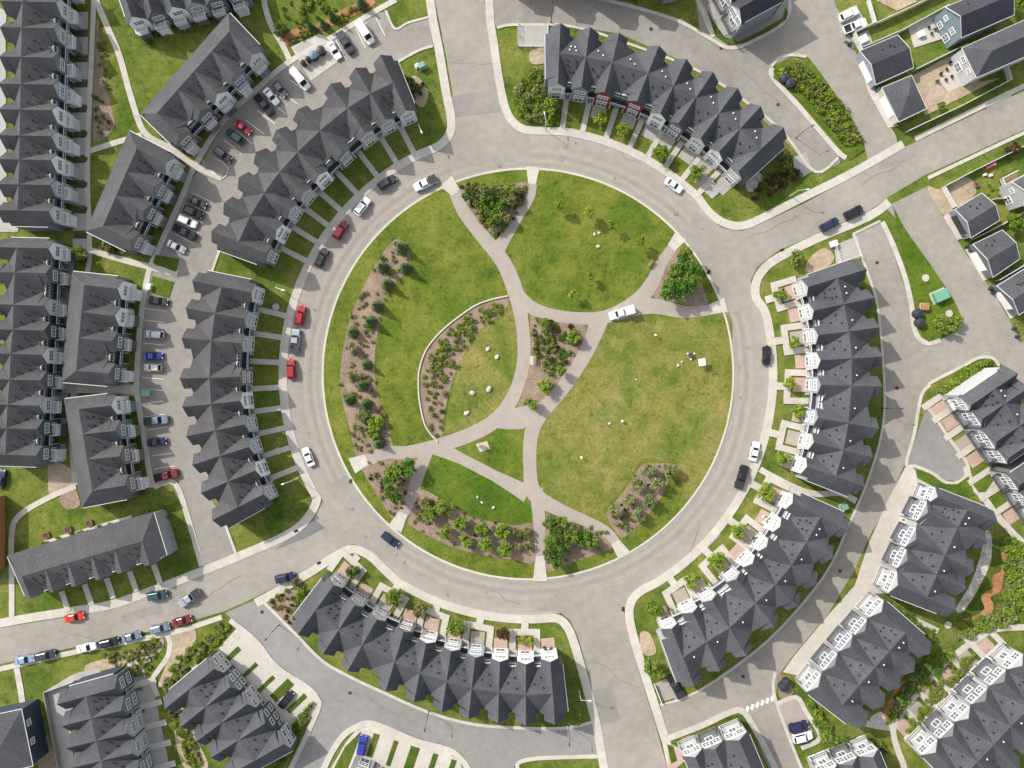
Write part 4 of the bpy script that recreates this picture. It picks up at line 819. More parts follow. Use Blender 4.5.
courts(E1, ['pavers', 'pavers', 'path'], 3.6, 5.6); courts(E6, ['pavers', 'path'], 3.2, 6); courts(E4, ['pavers', 'path', 'pavers'], 4.2, 7.5); courts(C2, ['concrete2'], 3.0, 6.0)
def house(label, corners, ze, zr, roof, wall, hip=False, name='house', cat='house', group=None, wins=(), doors=(), ov=.25, gable_col=None, ridge_dir=None):
    """corners on the survey grid at eave height, in order: c0 c1 are one gable end, c2 c3 the other"""
    P = [W2(p, ze) for p in corners]; c = sum(P, Vector((0, 0))) / 4; root = empty(name, (c.x, c.y, 0)); L = Vector((c.x, c.y, 0))
    tag(root, label, cat, group)
    Q = [p - c for p in P]
    bm = bmesh.new(); I = [q * .965 for q in Q]; prism(bm, I, -.05, ze - .1)
    m0, m1 = (Q[0] + Q[1]) / 2, (Q[2] + Q[3]) / 2
    if not hip:
        face(bm, [v3(I[0], ze - .1), v3(I[1], ze - .1), v3(m0 * .965, zr - .15)]); face(bm, [v3(I[2], ze - .1), v3(I[3], ze - .1), v3(m1 * .965, zr - .15)])
    wl = link('wall', bm_mesh('wall', bm, SID[wall]), root)
    bm = bmesh.new()
    if hip:
        half = (Q[1] - Q[0]).length / 2; ax = (m1 - m0); ln = ax.length; ax.normalize()
        h = min(half, ln / 2 - .05); a, b = m0 + ax * h, m1 - ax * h
        slope(bm, [v3(Q[0], ze), v3(Q[3], ze), v3(b, zr), v3(a, zr)]); slope(bm, [v3(Q[1], ze), v3(Q[2], ze), v3(b, zr), v3(a, zr)])
        slope(bm, [v3(Q[0], ze), v3(Q[1], ze), v3(a, zr)]); slope(bm, [v3(Q[2], ze), v3(Q[3], ze), v3(b, zr)])
    else:
        slope(bm, [v3(Q[0], ze), v3(Q[3], ze), v3(m1, zr), v3(m0, zr)]); slope(bm, [v3(Q[1], ze), v3(Q[2], ze), v3(m1, zr), v3(m0, zr)])
    rf = link('roof', bm_mesh('roof', bm, M[roof]), root)
    bm = bmesh.new()
    edges = [(Q[0], Q[3], ze, ze), (Q[1], Q[2], ze, ze)] + ([(Q[0], Q[1], ze, ze), (Q[2], Q[3], ze, ze)] if hip else [(Q[0], m0, ze, zr), (Q[1], m0, ze, zr), (Q[2], m1, ze, zr), (Q[3], m1, ze, zr)])
    for a, b, za, zb in edges: tube(bm, v3(a * 1.004, za - .04), v3(b * 1.004, zb - .04), .085, seg=4)
    link('gutter', bm_mesh('gutter', bm, M['gutter']), root)
    for e, t, z, w, h in wins:
        a, b = I[e], I[(e + 1) % 4]; p = a + (b - a) * t; nrm = Vector(((b - a).y, -(b - a).x)).normalized()
        if nrm.dot(p) < 0: nrm = -nrm
        put_window(wl, v3(p + c, z), L, nrm, w, h)
    for e, t, w, h, mt in doors:
        a, b = I[e], I[(e + 1) % 4]; p = a + (b - a) * t; u = (b - a).normalized(); nrm = Vector((u.y, -u.x))
        if nrm.dot(p) < 0: nrm = -nrm
        bm = bmesh.new(); q = p + nrm * .04; box(bm, (q.x, q.y, 0), w, .1, h, math.atan2(u.y, u.x))
        for k in range(3): q2 = p + nrm * .1; box(bm, (q2.x, q2.y, .1 + k * h / 3), w * .96, .05, h / 3 - .12, math.atan2(u.y, u.x))
        link('garage_door', bm_mesh('garage_door', bm, mt), root)
    rn = random.Random(int(c.x * 10))
    for k in range(3):
        t, s = rn.uniform(.25, .75), rn.uniform(.3, .6)
        if hip: continue
        p = Q[0] + (Q[3] - Q[0]) * t; mm = m0 + (m1 - m0) * t; link('roof_vent', VENT_D, rf, v3(p + (mm - p) * s, ze + (zr - ze) * s))
    return root
def garage(*a, **k): return house(*a, name='garage', cat='garage', **k)
garage('dark gabled garage below the white bin yard beside the alley', [(859.8, 50.8), (875.8, 84.7), (913.6, 67.7), (897.7, 34.9)], 3.0, 4.7, 'roofD', 'blue', doors=[(0, .55, 4.9, 2.3, M['white'])], group='garages along the alleys')
garage('grey hip roofed garage at the corner of the alley and the street', [(881.8, 87.6), (898.7, 121.9), (926.6, 108.6), (911.6, 75.3)], 3.0, 4.6, 'roofC', 'beige', hip=True, doors=[(0, .5, 4.9, 2.3, M['white'])], group='garages along the alleys')
house('dark roofed house with steel blue gable wall in the top right corner', [(945.5, 7), (961.4, 37.8), (1014, 15), (998, -15)], 6.0, 8.8, 'roofD', 'teal', wins=[(0, .25, 3.6, 1.3, 1.3), (0, .68, 3.4, 1.6, 1.5), (0, .3, .8, 1.6, 1.6), (0, .72, .3, 1.8, 2.1)], group='detached houses in the top right')
house('grey hip roofed house with furnished patio in the top right', [(962, 47.8), (976.4, 77.7), (1064, 40), (1049, 9)], 5.8, 8.6, 'roofC', 'white', hip=True, wins=[(0, .3, 3.4, 1.6, 1.4), (0, .7, 3.4, 1.2, 1.2), (0, .4, .4, 2.2, 2.1)], group='detached houses in the top right')
garage('grey gabled garage beside the sandy yard at the alley corner', [(955, 209.5), (970.9, 238), (1000, 220), (981.6, 193)], 3.0, 4.7, 'roofC', 'slate', doors=[(0, .5, 4.9, 2.3, M['metal'])], group='garages along the alleys')
garage('middle grey gabled garage on the alley with bins at both sides', [(973, 244.3), (993, 277.3), (1020, 258.7), (1002.4, 230)], 3.0, 4.7, 'roofC', 'dgrey', doors=[(0, .5, 4.9, 2.3, M['white'])], group='garages along the alleys')
garage('grey gabled garage on the alley at the right edge', [(997, 286), (1019, 315), (1046, 297), (1026, 268)], 3.0, 4.7, 'roofC', 'dgrey', doors=[(0, .5, 4.9, 2.3, M['white'])], group='garages along the alleys')
house('dark house with a white railed rear deck at the right edge', [(1012, 182), (1024, 206), (1072, 182), (1058, 158)], 5.6, 8.2, 'roofC', 'lgrey', wins=[(0, .3, 3.4, 1.4, 1.3), (0, .6, .6, 2.0, 2.0)], group='detached houses in the top right')
house('navy sided house with dark roof at the lower left edge', [(33, 766), (21.5, 709), (-20, 718), (-8, 775)], 6.2, 8.4, 'roofA', 'navy', hip=True, wins=[(0, .72, 3.9, 1.5, 1.4), (0, .38, 3.9, 1.5, 1.4)], group='dark roofed row houses in the lower left')

house('building with an orange cedar wall cut by the left edge', [(-9, 574), (-9, 497), (-56, 497), (-56, 574)], 5.0, 7.0, 'roofC', 'cedar', hip=True)
# ------------------------------------------------------------------ trees and shrubs
def leaf_quad(bm, p, size, rnd, up=.35):
    n = Vector((rnd.gauss(0, 1), rnd.gauss(0, 1), rnd.gauss(0, 1) + up)).normalized(); u = n.orthogonal().normalized(); v = n.cross(u)
    a = rnd.uniform(0, 6.28); u, v = u * math.cos(a) + v * math.sin(a), v * math.cos(a) - u * math.sin(a)
    s = size * rnd.uniform(.6, 1.3)
    face(bm, [p + u * s, p + v * s * .55, p - u * s * .9, p - v * s * .55])
def crown_mesh(seed, nclump, per, leaf, flatn=.85, spread=.68):
    rnd = random.Random(seed); bm = bmesh.new()
    for i in range(nclump):
        a = rnd.uniform(0, 6.28); r = math.sqrt(rnd.random()) * spread; z = rnd.uniform(-.55, .75) * flatn * math.sqrt(max(0.05, 1 - r * r))
        c = Vector((r * math.cos(a), r * math.sin(a), z)); cr = rnd.uniform(.22, .40)
        for k in range(per):
            d = Vector((rnd.gauss(0, 1), rnd.gauss(0, 1), rnd.gauss(0, 1) + .25)).normalized() * cr * rnd.uniform(.55, 1.05)
            leaf_quad(bm, c + d, leaf, rnd)
    return bm
def conifer_mesh(seed):
    rnd = random.Random(seed); bm = bmesh.new()
    for k in range(13):
        t = k / 12; z = -1 + 2.6 * t; r = 1.0 * (1 - t) ** .85 + .06; nb = int(8 + 14 * (1 - t))
        for j in range(nb):
            a = 2 * math.pi * (j + rnd.random() * .8) / nb; rr = r * rnd.uniform(.72, 1.12); d = Vector((math.cos(a), math.sin(a), 0)); q = Vector((-d.y, d.x, 0))
            w = .13 + .1 * (1 - t)
            face(bm, [Vector((0, 0, z + .18)) + d * .05, d * rr * .6 + q * w + Vector((0, 0, z + .02)), d * rr + Vector((0, 0, z - .16)), d * rr * .6 - q * w + Vector((0, 0, z + .02))])
            leaf_quad(bm, d * rr * .7 + Vector((0, 0, z)), .13, rnd)
    return bm
def trunk_mesh(seed, limbs=5):
    """unit tree: crown centre at height 1, the foot at 0"""
    rnd = random.Random(seed); bm = bmesh.new()
    tube(bm, (0, 0, -.02), (.02, .01, .55), .042, .032); tube(bm, (.02, .01, .55), (0, 0, 1.1), .032, .012)
    for i in range(limbs):
        a = 2 * math.pi * i / limbs + rnd.random(); z = rnd.uniform(.5, .8); tube(bm, (0, 0, z), (math.cos(a) * .3, math.sin(a) * .3, z + .32), .018, .007, seg=5)
    return bm
CROWN = {}
LEAFKEYS = ('bright', 'mid', 'dark', 'olive', 'sage', 'brown', 'yellow', 'deep')
def crown(kind, var, big=False):
    k = (kind, var, big)
    if k not in CROWN:
        if kind == 'conifer': CROWN[k] = bm_mesh('crown', conifer_mesh(40 + var), LEAF['conifer'])
        else: CROWN[k] = bm_mesh('crown', crown_mesh(10 + var, 17 if big else 13, 66 if big else 52, .125 if big else .165), LEAF[kind])
    return CROWN[k]
TRUNK = [bm_mesh('trunk', trunk_mesh(i), M['bark']) for i in range(3)]
SHRUB = {}
def shrub_mesh(kind, var):
    k = (kind, var)
    if k not in SHRUB:
        rnd = random.Random(90 + var); bm = bmesh.new()
        for i in range(5):
            a = rnd.uniform(0, 6.28); r = rnd.uniform(0, .55); c = Vector((r * math.cos(a), r * math.sin(a), rnd.uniform(.25, .55)))
            for q in range(26):
                d = Vector((rnd.gauss(0, 1), rnd.gauss(0, 1), rnd.gauss(0, .8) + .2)).normalized() * rnd.uniform(.2, .46); p = c + d; p.z = max(.03, p.z); leaf_quad(bm, p, .20, rnd)
        SHRUB[k] = bm_mesh('shrub', bm, LEAF[kind])
    return SHRUB[k]
vr = random.Random(21)
def tree(px, py, r, h, kind, label, group=None, cat='tree'):
    """r = crown radius on the survey grid, h = height in metres"""
    p = W(px, py); cz = h - r * S * .85
    zt = min(cz, h * .8) if kind != 'conifer' else h * .38
    k = 1 - zt / H     # surveyed at crown height
    root = empty('tree', (p.x * k, p.y * k, .1), vr.uniform(0, 6.28)); tag(root, label, cat, group)
    rs = r * S
    c = link('crown', crown(kind, vr.randrange(4), r > 7), root, (0, 0, zt)); c.scale = (rs * 1.32, rs * 1.32, rs * 1.1 if kind != 'conifer' else h * .37)
    t = link('trunk', TRUNK[vr.randrange(3)], root); t.scale = (max(1.6, rs * 1.3),) * 2 + (zt,)
    return root
PENDING = []
def plant_shrubs(limit=285):
    PENDING.sort(key=lambda t: -t[0]); bm = bmesh.new(); mats = sorted({t[3] for t in PENDING})
    for i, (r, px, py, kind, var, rz, hs, z, label, cat, group) in enumerate(PENDING):
        s = r * S * 1.55; sc = Vector((s, s, s * hs)); me = shrub_mesh(kind, var)
        if i < limit:
            o = link('shrub', me, None, W(px, py, z), rz); o.scale = sc; tag(o, label, cat, group); continue
        mx = Matrix.LocRotScale(W(px, py, z), Matrix.Rotation(rz, 3, 'Z').to_quaternion(), sc); mi = mats.index(kind)
        vs = [bm.verts.new(mx @ v.co) for v in me.vertices]
        for p in me.polygons: bm.faces.new([vs[k] for k in p.vertices]).material_index = mi
    me = bpy.data.meshes.new('undergrowth'); bm.to_mesh(me); bm.free()
    for k in mats: me.materials.append(LEAF[k])
    tag(link('undergrowth', me), 'low mixed plants filling the mulch beds and scrubby verges', 'plants', kind='stuff')
def shrub(px, py, r, kind, label, group=None, cat='shrub', z=.1, hs=1.0):
    PENDING.append((r, px, py, kind, vr.randrange(4), vr.uniform(0, 6.28), vr.uniform(.8, 1.15) * hs, z, label, cat, group))
def scatter(poly, n, r0, r1, kinds, label, group, gap=1.0, z=.1, hs=1.0, shrink=0):
    xs = [p[0] for p in poly]; ys = [p[1] for p in poly]; done = []; tries = 0
    while len(done) < n and tries < n * 40:
        tries += 1; x, y = vr.uniform(min(xs), max(xs)), vr.uniform(min(ys), max(ys)); r = vr.uniform(r0, r1)
        if not inside((x, y), poly) or any((x - a) ** 2 + (y - b) ** 2 < (gap * (r + c) * .7) ** 2 for a, b, c in done): continue
        done.append((x, y, r)); shrub(x, y, r, vr.choice(kinds), label, group, z=z, hs=hs)
# park
gS = 'spruces in the long mulch bed'
for x, y, r, h in ((400.5, 247.5, 6, 5.2), (405, 268, 5.5, 5.0), (382, 267, 5.5, 4.6), (387, 284.5, 5.5, 4.6), (376.5, 306, 5.5, 5), (370, 322, 5.5, 4.8), (352, 332, 5.5, 3.6), (366, 364.5, 5, 4), (362, 385, 5.5, 4), (349, 400, 5, 3.4), (366, 404, 5, 4), (378.5, 443, 5.5, 3.6)):
    tree(x, y, r, h, 'conifer', 'small blue green spruce in the long mulch bed at the west of the park', gS)
for x, y, r in ((351, 348), (352, 373), (361, 417), (376, 422), (373.5, 431), (357, 428), (369, 342), (353, 386), (365, 436)) and ((351, 348, 5), (352, 373, 5), (361, 417, 5), (376, 422, 7), (374, 433, 6), (357, 428, 4.5)):
    tree(x, y, r, 2.6, 'sage' if r < 6 else 'bright', 'rounded light green bush tree among the spruces of the long mulch bed', 'bush trees in the long mulch bed')
scatter(BED['spruce'], 100, 1.2, 2.8, ['olive', 'sage', 'sage', 'bright'], 'low tufted shrub in the mulch between the spruces of the long bed', 'shrubs of the spruce bed', .7)
scatter([(506, 300), (474, 311), (446, 331), (432, 350), (425, 372), (424, 385), (440, 388), (455, 368), (466, 345), (482, 326), (505, 308)], 105, 1.6, 3.4, ['mid', 'bright', 'olive', 'bright', 'sage'], 'leafy shrub in the crowded bed along the curved white seat wall', 'shrubs of the seat wall bed', .62)
scatter([(424, 390), (446, 390), (442, 430), (436, 436), (428, 425)], 14, 2, 3.2, ['mid', 'dark', 'olive'], 'separate dark shrub in the open lower mulch below the seat wall planting', 'shrubs of the seat wall bed end', 1.6)
scatter([(536, 318), (575, 326), (580, 342), (560, 372), (548, 376), (536, 360), (533, 335)], 110, 1.4, 3.0, ['mid', 'deep', 'olive', 'dark', 'brown'], 'small planted shrub in the mulch triangle at the middle of the paths', 'shrubs of the middle triangle', .5)
for x, y, r in ((543.5, 323.5, 4.5), (574, 337, 6), (561, 370.5, 4.5), (545, 387, 7), (530, 405, 6)): tree(x, y, r, 3.2, 'bright', 'young fresh green tree in the mulch triangle between the park paths', 'young trees of the middle triangle')
gN = 'thicket trees by the northwest park entrance'
for x, y, r, k in ((469, 195, 6, 'dark'), (481, 203, 7, 'mid'), (490, 196, 6, 'dark'), (499, 205, 7, 'deep'), (510, 188, 5.5, 'mid'), (512, 199, 5, 'olive'), (493, 219, 7, 'mid'), (483, 213, 5, 'dark'), (503, 217, 5.5, 'olive'), (476, 187, 4, 'olive'), (495, 208, 6, 'deep')):
    tree(x, y, r, 3.6, k, 'bushy green tree in the dense wedge shaped bed at the north of the park', gN)
scatter(BED['north'], 110, 1.6, 3.0, ['olive', 'mid', 'brown', 'sage'], 'low shrub under the bushy trees of the wedge shaped north bed', 'shrubs of the north wedge', .6)
for x, y, r, k in ((681, 263, 9, 'deep'), (690, 272, 9, 'deep'), (679, 278, 9, 'mid'), (672, 288, 9, 'deep'), (684, 290, 9.5, 'deep'), (693, 284, 8, 'mid'), (674, 271, 6, 'mid'), (686, 253, 5.5, 'mid'), (668, 294, 6, 'deep')):
    tree(x, y, r, 6.0, k, 'deep green tree in the full clump at the east park entrance', 'tree clump at the east park entrance')
for x, y, r, k in ((406, 466, 8, 'deep'), (394, 470, 7, 'mid'), (390, 481, 6, 'deep'), (393, 492, 7.5, 'dark'), (400, 474, 6, 'mid'), (396, 499, 5, 'deep')):
    tree(x, y, r, 4.6, k, 'dark leafy tree in the tapering bed at the west park entrance', 'trees at the west park entrance')
scatter(BED['west'], 36, 1.2, 2.4, ['sage', 'olive', 'brown'], 'pale tufted plant in the tapering bed at the west park entrance', 'plants of the west wedge', .9)
for x, y, r in ((430, 511, 8), (444, 507, 7.5), (461, 523, 6.5), (482, 528.5, 6.8), (503.5, 531, 7), (446, 533, 6), (464, 542, 6.8), (485.5, 545, 6.5), (505, 549.5, 6.5)):
    tree(x, y, r, 3.4, 'bright' if r < 7.2 else 'mid', 'round light green tree in the double row of the south mulch bed', 'double row of trees in the south bed')
for x, y, r in ((426, 503, 5), (419, 517, 3.5), (516, 533, 4.5), (527, 531, 4), (528, 545, 3.5), (518, 546, 3.5), (527, 538, 3)): tree(x, y, r, 2.2, 'olive', 'small dull green bush tree at an end of the south mulch bed', 'bush trees at the ends of the south bed')
scatter(BED['south'], 55, .9, 1.9, ['olive', 'brown', 'sage'], 'tiny plant in the mulch of the south bed between the round trees', 'plants of the south bed', 1.2)
for x, y, r, k in ((551, 524, 7, 'dark'), (558, 532, 7.5, 'dark'), (553, 541, 7, 'deep'), (561, 523, 6, 'mid'), (552, 553, 8, 'dark'), (563, 545, 6, 'deep'), (572, 535, 7, 'mid'), (585, 537, 8, 'deep'), (592, 543, 6, 'mid'), (556, 562, 6, 'deep'), (574, 528, 5, 'olive')):
    tree(x, y, r, 4.2, k, 'dark bushy tree crowding the triangular bed by the south park entrance', 'thicket in the south triangle')
scatter(BED['triangle'], 30, 1.3, 2.4, ['olive', 'mid', 'sage'], 'low plant in the triangular bed by the south park entrance', 'plants of the south triangle', .9)
for x, y, r in ((648, 470, 6), (669, 471, 6.5), (638, 485, 6.2), (657.5, 485, 6.2), (629, 499, 6), (649.5, 501, 6.2), (615, 509, 5.5), (638, 515, 6)):
    tree(x, y, r, 3.8, 'sage', 'pale green round tree in the mulch bed beside the dry field', 'trees of the field bed')
scatter([(612, 515), (625, 510), (636, 524), (622, 535)], 9, 1.8, 3, ['dark', 'mid'], 'dark shrub at the lower end of the bed beside the dry field', 'shrubs of the field bed', 1.2); scatter(BED['field'], 30, .9, 1.7, ['olive', 'brown'], 'tiny plant in the bed beside the dry field', 'plants of the field bed', 1.2)
for x, y, r, h, l in ((559, 205.7, 4.8, 4.2, 'yellow green young tree on the round lawn, first in the row after the north path'), (588.4, 212.3, 5.2, 4.4, 'yellow green young tree on the round lawn above the pale boulders, widest of its row'), (612.4, 224.5, 4, 4.2, 'thin yellow green young tree on the round lawn right of the pale boulders'), (639, 240, 5, 4.4, 'yellow green young tree on the round lawn closest to the lawn bench'), (590.4, 275.7, 4, 3.6, 'faint pale young tree in the lower half of the round lawn'), (572.8, 294, 4.2, 3.8, 'bright young tree near the lower rim of the round lawn')):
    tree(x, y, r, h, 'yellow' if r > 4.1 else 'bright', l, 'young trees on the round lawn')
# trees at the terraces
for x, y, r, h, k, l in ((599.5, 117.5, 6, 3.6, 'yellow', 'yellow green front tree below the first barn red bay'), (622, 130, 6, 3.4, 'yellow', 'yellow green front tree between two front paths of the red bayed terrace'), (661, 152, 7.5, 3.8, 'bright', 'wide fresh green front tree in the middle yard of the north terrace'), (698, 173, 7.5, 3.8, 'bright', 'fresh green front tree above the white car on the ring'),
    (549, 107, 8, 4, 'mid', 'leafy tree at the left end of the north terrace'), (785, 160, 7, 4, 'olive', 'leafy tree past the right end of the north terrace'), (776, 152, 6, 3.5, 'mid', 'smaller leafy tree against the right end wall of the north terrace'),
    (780.5, 294, 6, 3.4, 'bright', 'front tree beside the first white bay of the east terrace'), (793, 342, 5.5, 3, 'bright', 'front tree between the second and fourth bays of the east terrace'), (790, 384, 5.5, 3, 'yellow', 'yellow green front tree by the fifth bay of the east terrace'), (798, 411, 6.5, 3.2, 'bright', 'front tree by the wide front slab of the east terrace'), (783, 456, 7, 3.4, 'bright', 'front tree at the last bay of the east terrace'),
    (764, 491, 8, 3.6, 'yellow', 'bright front tree at the top bay of the southeast terrace'), (739.5, 531.5, 7.5, 3.4, 'bright', 'bright front tree next to the grey third bay of the southeast terrace'), (717, 561.5, 8, 3.6, 'bright', 'broad bright front tree in the middle of the southeast terrace'), (691, 581, 7, 3.4, 'bright', 'bright front tree by the pale walk of the southeast terrace'), (654.5, 608.5, 8, 3.8, 'bright', 'bright tree on the corner lawn of the southeast terrace'), (651, 666, 7, 4, 'mid', 'leafy tree by the black pickup pad'), (659, 673, 5, 3.4, 'mid', 'small leafy tree next to the taller one by the black pickup pad'),
    (353, 571, 6, 2.6, 'dark', 'dark rounded bush tree at the top corner of the south terrace'), (394, 598, 8, 3.4, 'mid', 'olive leafed tree before the fourth bay of the south terrace'), (421, 611, 7, 3, 'olive', 'dull green tree by the broad white slab of the south terrace'), (458, 626, 8.5, 3.6, 'mid', 'full green tree before the sixth bay of the south terrace'), (503, 634, 6, 2.8, 'brown', 'reddish brown leafless looking tree before the south terrace'), (522, 640, 4, 2, 'yellow', 'left of two round yellow bushes before the south terrace'), (530, 640, 4, 2, 'yellow', 'right of two round yellow bushes before the south terrace'), (575, 718, 6, 3.4, 'mid', 'tree at the right end of the south terrace beside the lane'),
    (416, 89, 4, 2, 'dark', 'dark shrub tree in the pale rock bed by the north road'), (310, 26, 4, 4, 'conifer', 'first of three dark spruces behind the bin pad'), (323, 24, 4, 4, 'conifer', 'middle of three dark spruces behind the bin pad'), (332, 16, 4.2, 4.4, 'conifer', 'tallest right spruce of three behind the bin pad'), (361, 3, 5, 4, 'conifer', 'dark spruce at the top edge by the white van'),
    (279, 30, 6, 2.6, 'dark', 'dark bush by the curving footpath at the top'), (127, 165, 3, 2, 'dark', 'dark bush beside the tilted row house'), (81, 253, 6, 3, 'bright', 'bright bush at the end of the left row houses'), (60, 433, 4, 2, 'dark', 'dark round bush in the bare yard'), (107, 247, 6, 2.4, 'olive', 'olive bush by the footpath junction'),
    (948, 327, 8, 3.6, 'mid', 'leafy tree at the tip of the green strip with the utility box'), (957, 322, 6, 3, 'bright', 'smaller leafy tree at the tip of the utility strip'), (940, 321, 6, 3, 'mid', 'leafy bush left of the tip tree on the utility strip'), (797, 258, 7, 3, 'mid', 'leafy bush beside the fan shaped stone bed'), (1015, 222, 8, 4, 'bright', 'bright tree between the garage yards'), (1016, 3, 8, 5, 'bright', 'bright tree in the very top right corner'), (941, 106, 3.5, 2, 'mid', 'potted bush by the grey hip roofed garage'), (1013, 148, 6, 2.2, 'brown', 'brown bare bush on the verge of the street'),
    (300, 597, 6, 2.2, 'bright', 'bright round bush on the bare corner by the lane'), (296, 582, 4, 1.8, 'olive', 'dull bush on the bare corner by the street')):
    tree(x, y, r, h, k, l)
for p, n, r0, r1, ks, l, g in (
    ([(776, 72), (800, 65), (822, 82), (846, 112), (858, 140), (852, 148), (836, 134), (810, 100)], 56, 2.5, 5.0, ['bright', 'mid', 'olive', 'mid', 'yellow'], 'leafy shrub on the planted strip between the alley and the north lane', 'shrubs of the alley strip'),
    ([(938, 392), (950, 384), (966, 368), (988, 360), (978, 372), (955, 388), (948, 394)], 26, 2.5, 4.5, ['bright', 'mid', 'bright'], 'bright shrub along the wall of the house at the triangular court', 'shrubs by the triangular court'),
    ([(1005, 540), (1024, 545), (1024, 600), (1010, 612), (998, 610), (1006, 592)], 34, 3.5, 6.5, ['mid', 'bright', 'sage', 'bright'], 'tall leafy shrub above the orange earth at the right edge', 'shrubs at the orange earth'),
    ([(975, 618), (1000, 612), (1015, 618), (985, 630), (965, 640), (955, 636)], 22, 3, 5, ['mid', 'bright', 'sage'], 'light green shrub between the orange earth and the path', 'shrubs along the lower path'),
    ([(914, 668), (936, 655), (950, 650), (930, 676), (905, 700), (898, 715), (888, 722), (900, 690)], 36, 3, 5.5, ['sage', 'bright', 'mid', 'deep'], 'light green shrub in the hollow between the two tall row houses', 'shrubs of the hollow'),
    ([(808, 700), (820, 712), (834, 735), (850, 740), (845, 752), (828, 745), (818, 730)], 34, 2.5, 5, ['bright', 'mid', 'deep'], 'bright shrub beside the parked cars of the lower right lane', 'shrubs by the lower right cars'),
    ([(850, 742), (864, 738), (880, 745), (888, 757), (870, 752)], 16, 2.5, 4.5, ['mid', 'olive', 'dark'], 'shrub beside the short bottom path', 'shrubs by the bottom path'),
    ([(878, 596), (904, 610), (934, 633), (938, 645), (920, 630), (895, 614)], 26, 1.8, 3.2, ['mid', 'dark', 'deep'], 'dark small shrub along the path between the tall row houses', 'shrubs on the path between houses'),
    ([(940, 680), (955, 668), (970, 650), (976, 655), (960, 676), (945, 690), (928, 712), (915, 738), (905, 730), (925, 700)], 34, 2, 4, ['mid', 'bright', 'olive'], 'shrub among the front courts of the white fronted corner row house', 'shrubs of the corner courts'),
    ([(533, 70), (546, 66), (548, 100), (560, 108), (556, 124), (530, 122), (518, 118), (514, 90)], 40, 2.5, 5, ['mid', 'bright', 'olive', 'sage'], 'wild shrub on the bank at the left end of the north terrace', 'wild bank shrubs'),
    ([(762, 180), (778, 168), (795, 165), (800, 178), (770, 196), (750, 200)], 26, 2, 4, ['olive', 'mid', 'brown'], 'scrubby plant at the right end of the north terrace', 'scrub right of the north terrace'),
    ([(265, 602), (283, 590), (305, 588), (330, 578), (318, 590), (300, 610), (292, 626)], 26, 1.4, 3, ['olive', 'brown', 'mid'], 'low scrub plant on the bare corner by the lane', 'scrub of the bare corner'),
    ([(100, 655), (130, 650), (160, 636), (155, 660), (146, 676), (120, 668)], 46, 1.4, 3.2, ['olive', 'dark', 'sage', 'yellow'], 'rough scrub plant between the street and the lower left row houses', 'rough scrub'),
    ([(172, 664), (190, 648), (204, 640), (215, 626), (226, 622), (232, 632), (200, 660), (184, 672), (168, 692), (160, 690)], 44, 1.5, 3.4, ['olive', 'yellow', 'sage', 'mid'], 'yellowish scrub plant by the curved footpath', 'yellow scrub'),
    ([(174, 700), (186, 720), (196, 745), (204, 768), (190, 768), (178, 735), (170, 710)], 40, 1.5, 3.2, ['olive', 'yellow', 'mid', 'brown'], 'scrub plant in the strip behind the green fronted row house', 'scrub strip'),
    ([(300, 715), (312, 703), (300, 735), (282, 765), (270, 775), (285, 742)], 26, 2, 4, ['dark', 'mid'], 'dark shrub on the shaded bank beside the short driveways', 'shaded bank shrubs'),
    ([(100, 22), (108, 60), (112, 110), (113, 130), (98, 140), (94, 100)], 22, 1.2, 2.6, ['olive', 'dark', 'sage'], 'small plant in the bare triangle between the footpaths', 'plants of the bare triangle'),
    ([(285, 42), (300, 32), (322, 28), (345, 12), (366, 4), (345, 20), (318, 32), (298, 42)], 22, 1.4, 2.4, ['dark', 'mid'], 'small dark shrub in the orange bed behind the bin pad', 'shrubs behind the bin pad'),
    ([(270, -6), (288, -4), (330, -4), (345, 6), (300, 28), (284, 38), (276, 22)], 16, 2, 3.6, ['mid', 'bright'], 'small shrub on the grass bank at the top', 'bank shrubs at the top'),
    ([(20, 548), (40, 542), (150, 512), (165, 505), (170, 520), (60, 540)], 18, 1.6, 3, ['dark', 'mid', 'olive'], 'shrub behind the long row house by the street', 'shrubs behind the long row house'),
    ([(135, 32), (180, 25), (235, 8), (240, 16), (160, 46), (140, 50)], 24, 1.8, 3.2, ['mid', 'olive', 'dark'], 'shrub before the row house cut by the top edge', 'shrubs at the top row house'),
    ([(985, 175), (1000, 165), (1012, 190), (1000, 200), (985, 196)], 6, 1, 2, ['mid'], 'small shrub in the yard with toys', 'yard shrubs'),
    ([(404, 84), (412, 76), (422, 82), (427, 95), (424, 105), (412, 98)], 9, 1.6, 2.8, ['dark', 'brown', 'olive'], 'dark small plant in the pale rock bed by the north road', 'plants of the rock bed')):
    scatter(p, int(n * 1.5), r0, r1, ks, l, g, .62)
# pocket shrubs behind the terraces, in the recesses between the rear gables
def pockets(rears, zr, kind, label, group, k=1.0):
    for a, b in zip(rears, rears[1:]):
        pa, pb = W2(a, zr), W2(b, zr); m = (pa + pb) / 2
        q = (m.x / S + 512, 384 - m.y / S)
        for t in (-.18, .12):
            x, y = q[0] + (b[0] - a[0]) * t, q[1] + (b[1] - a[1]) * t
            shrub(x, y, 3.4 * k, kind, label, group)
pockets([(298.5, 633.5), (323.5, 653), (348, 670), (386, 690), (414, 701), (442, 710.5), (468.5, 718), (498, 721.8), (525.8, 724.6), (555, 723.5)], 9.6, 'bright', 'green shrub in a garage recess behind the south terrace', 'recess shrubs of the south terrace')
pockets([(560.5, 24.4), (590, 28.3), (619, 34), (658.6, 47), (686, 60), (712.5, 73), (737, 89), (760, 107), (782.7, 128.5)], 9.8, 'olive', 'olive shrub in a garage recess behind the north terrace', 'recess shrubs of the north terrace')
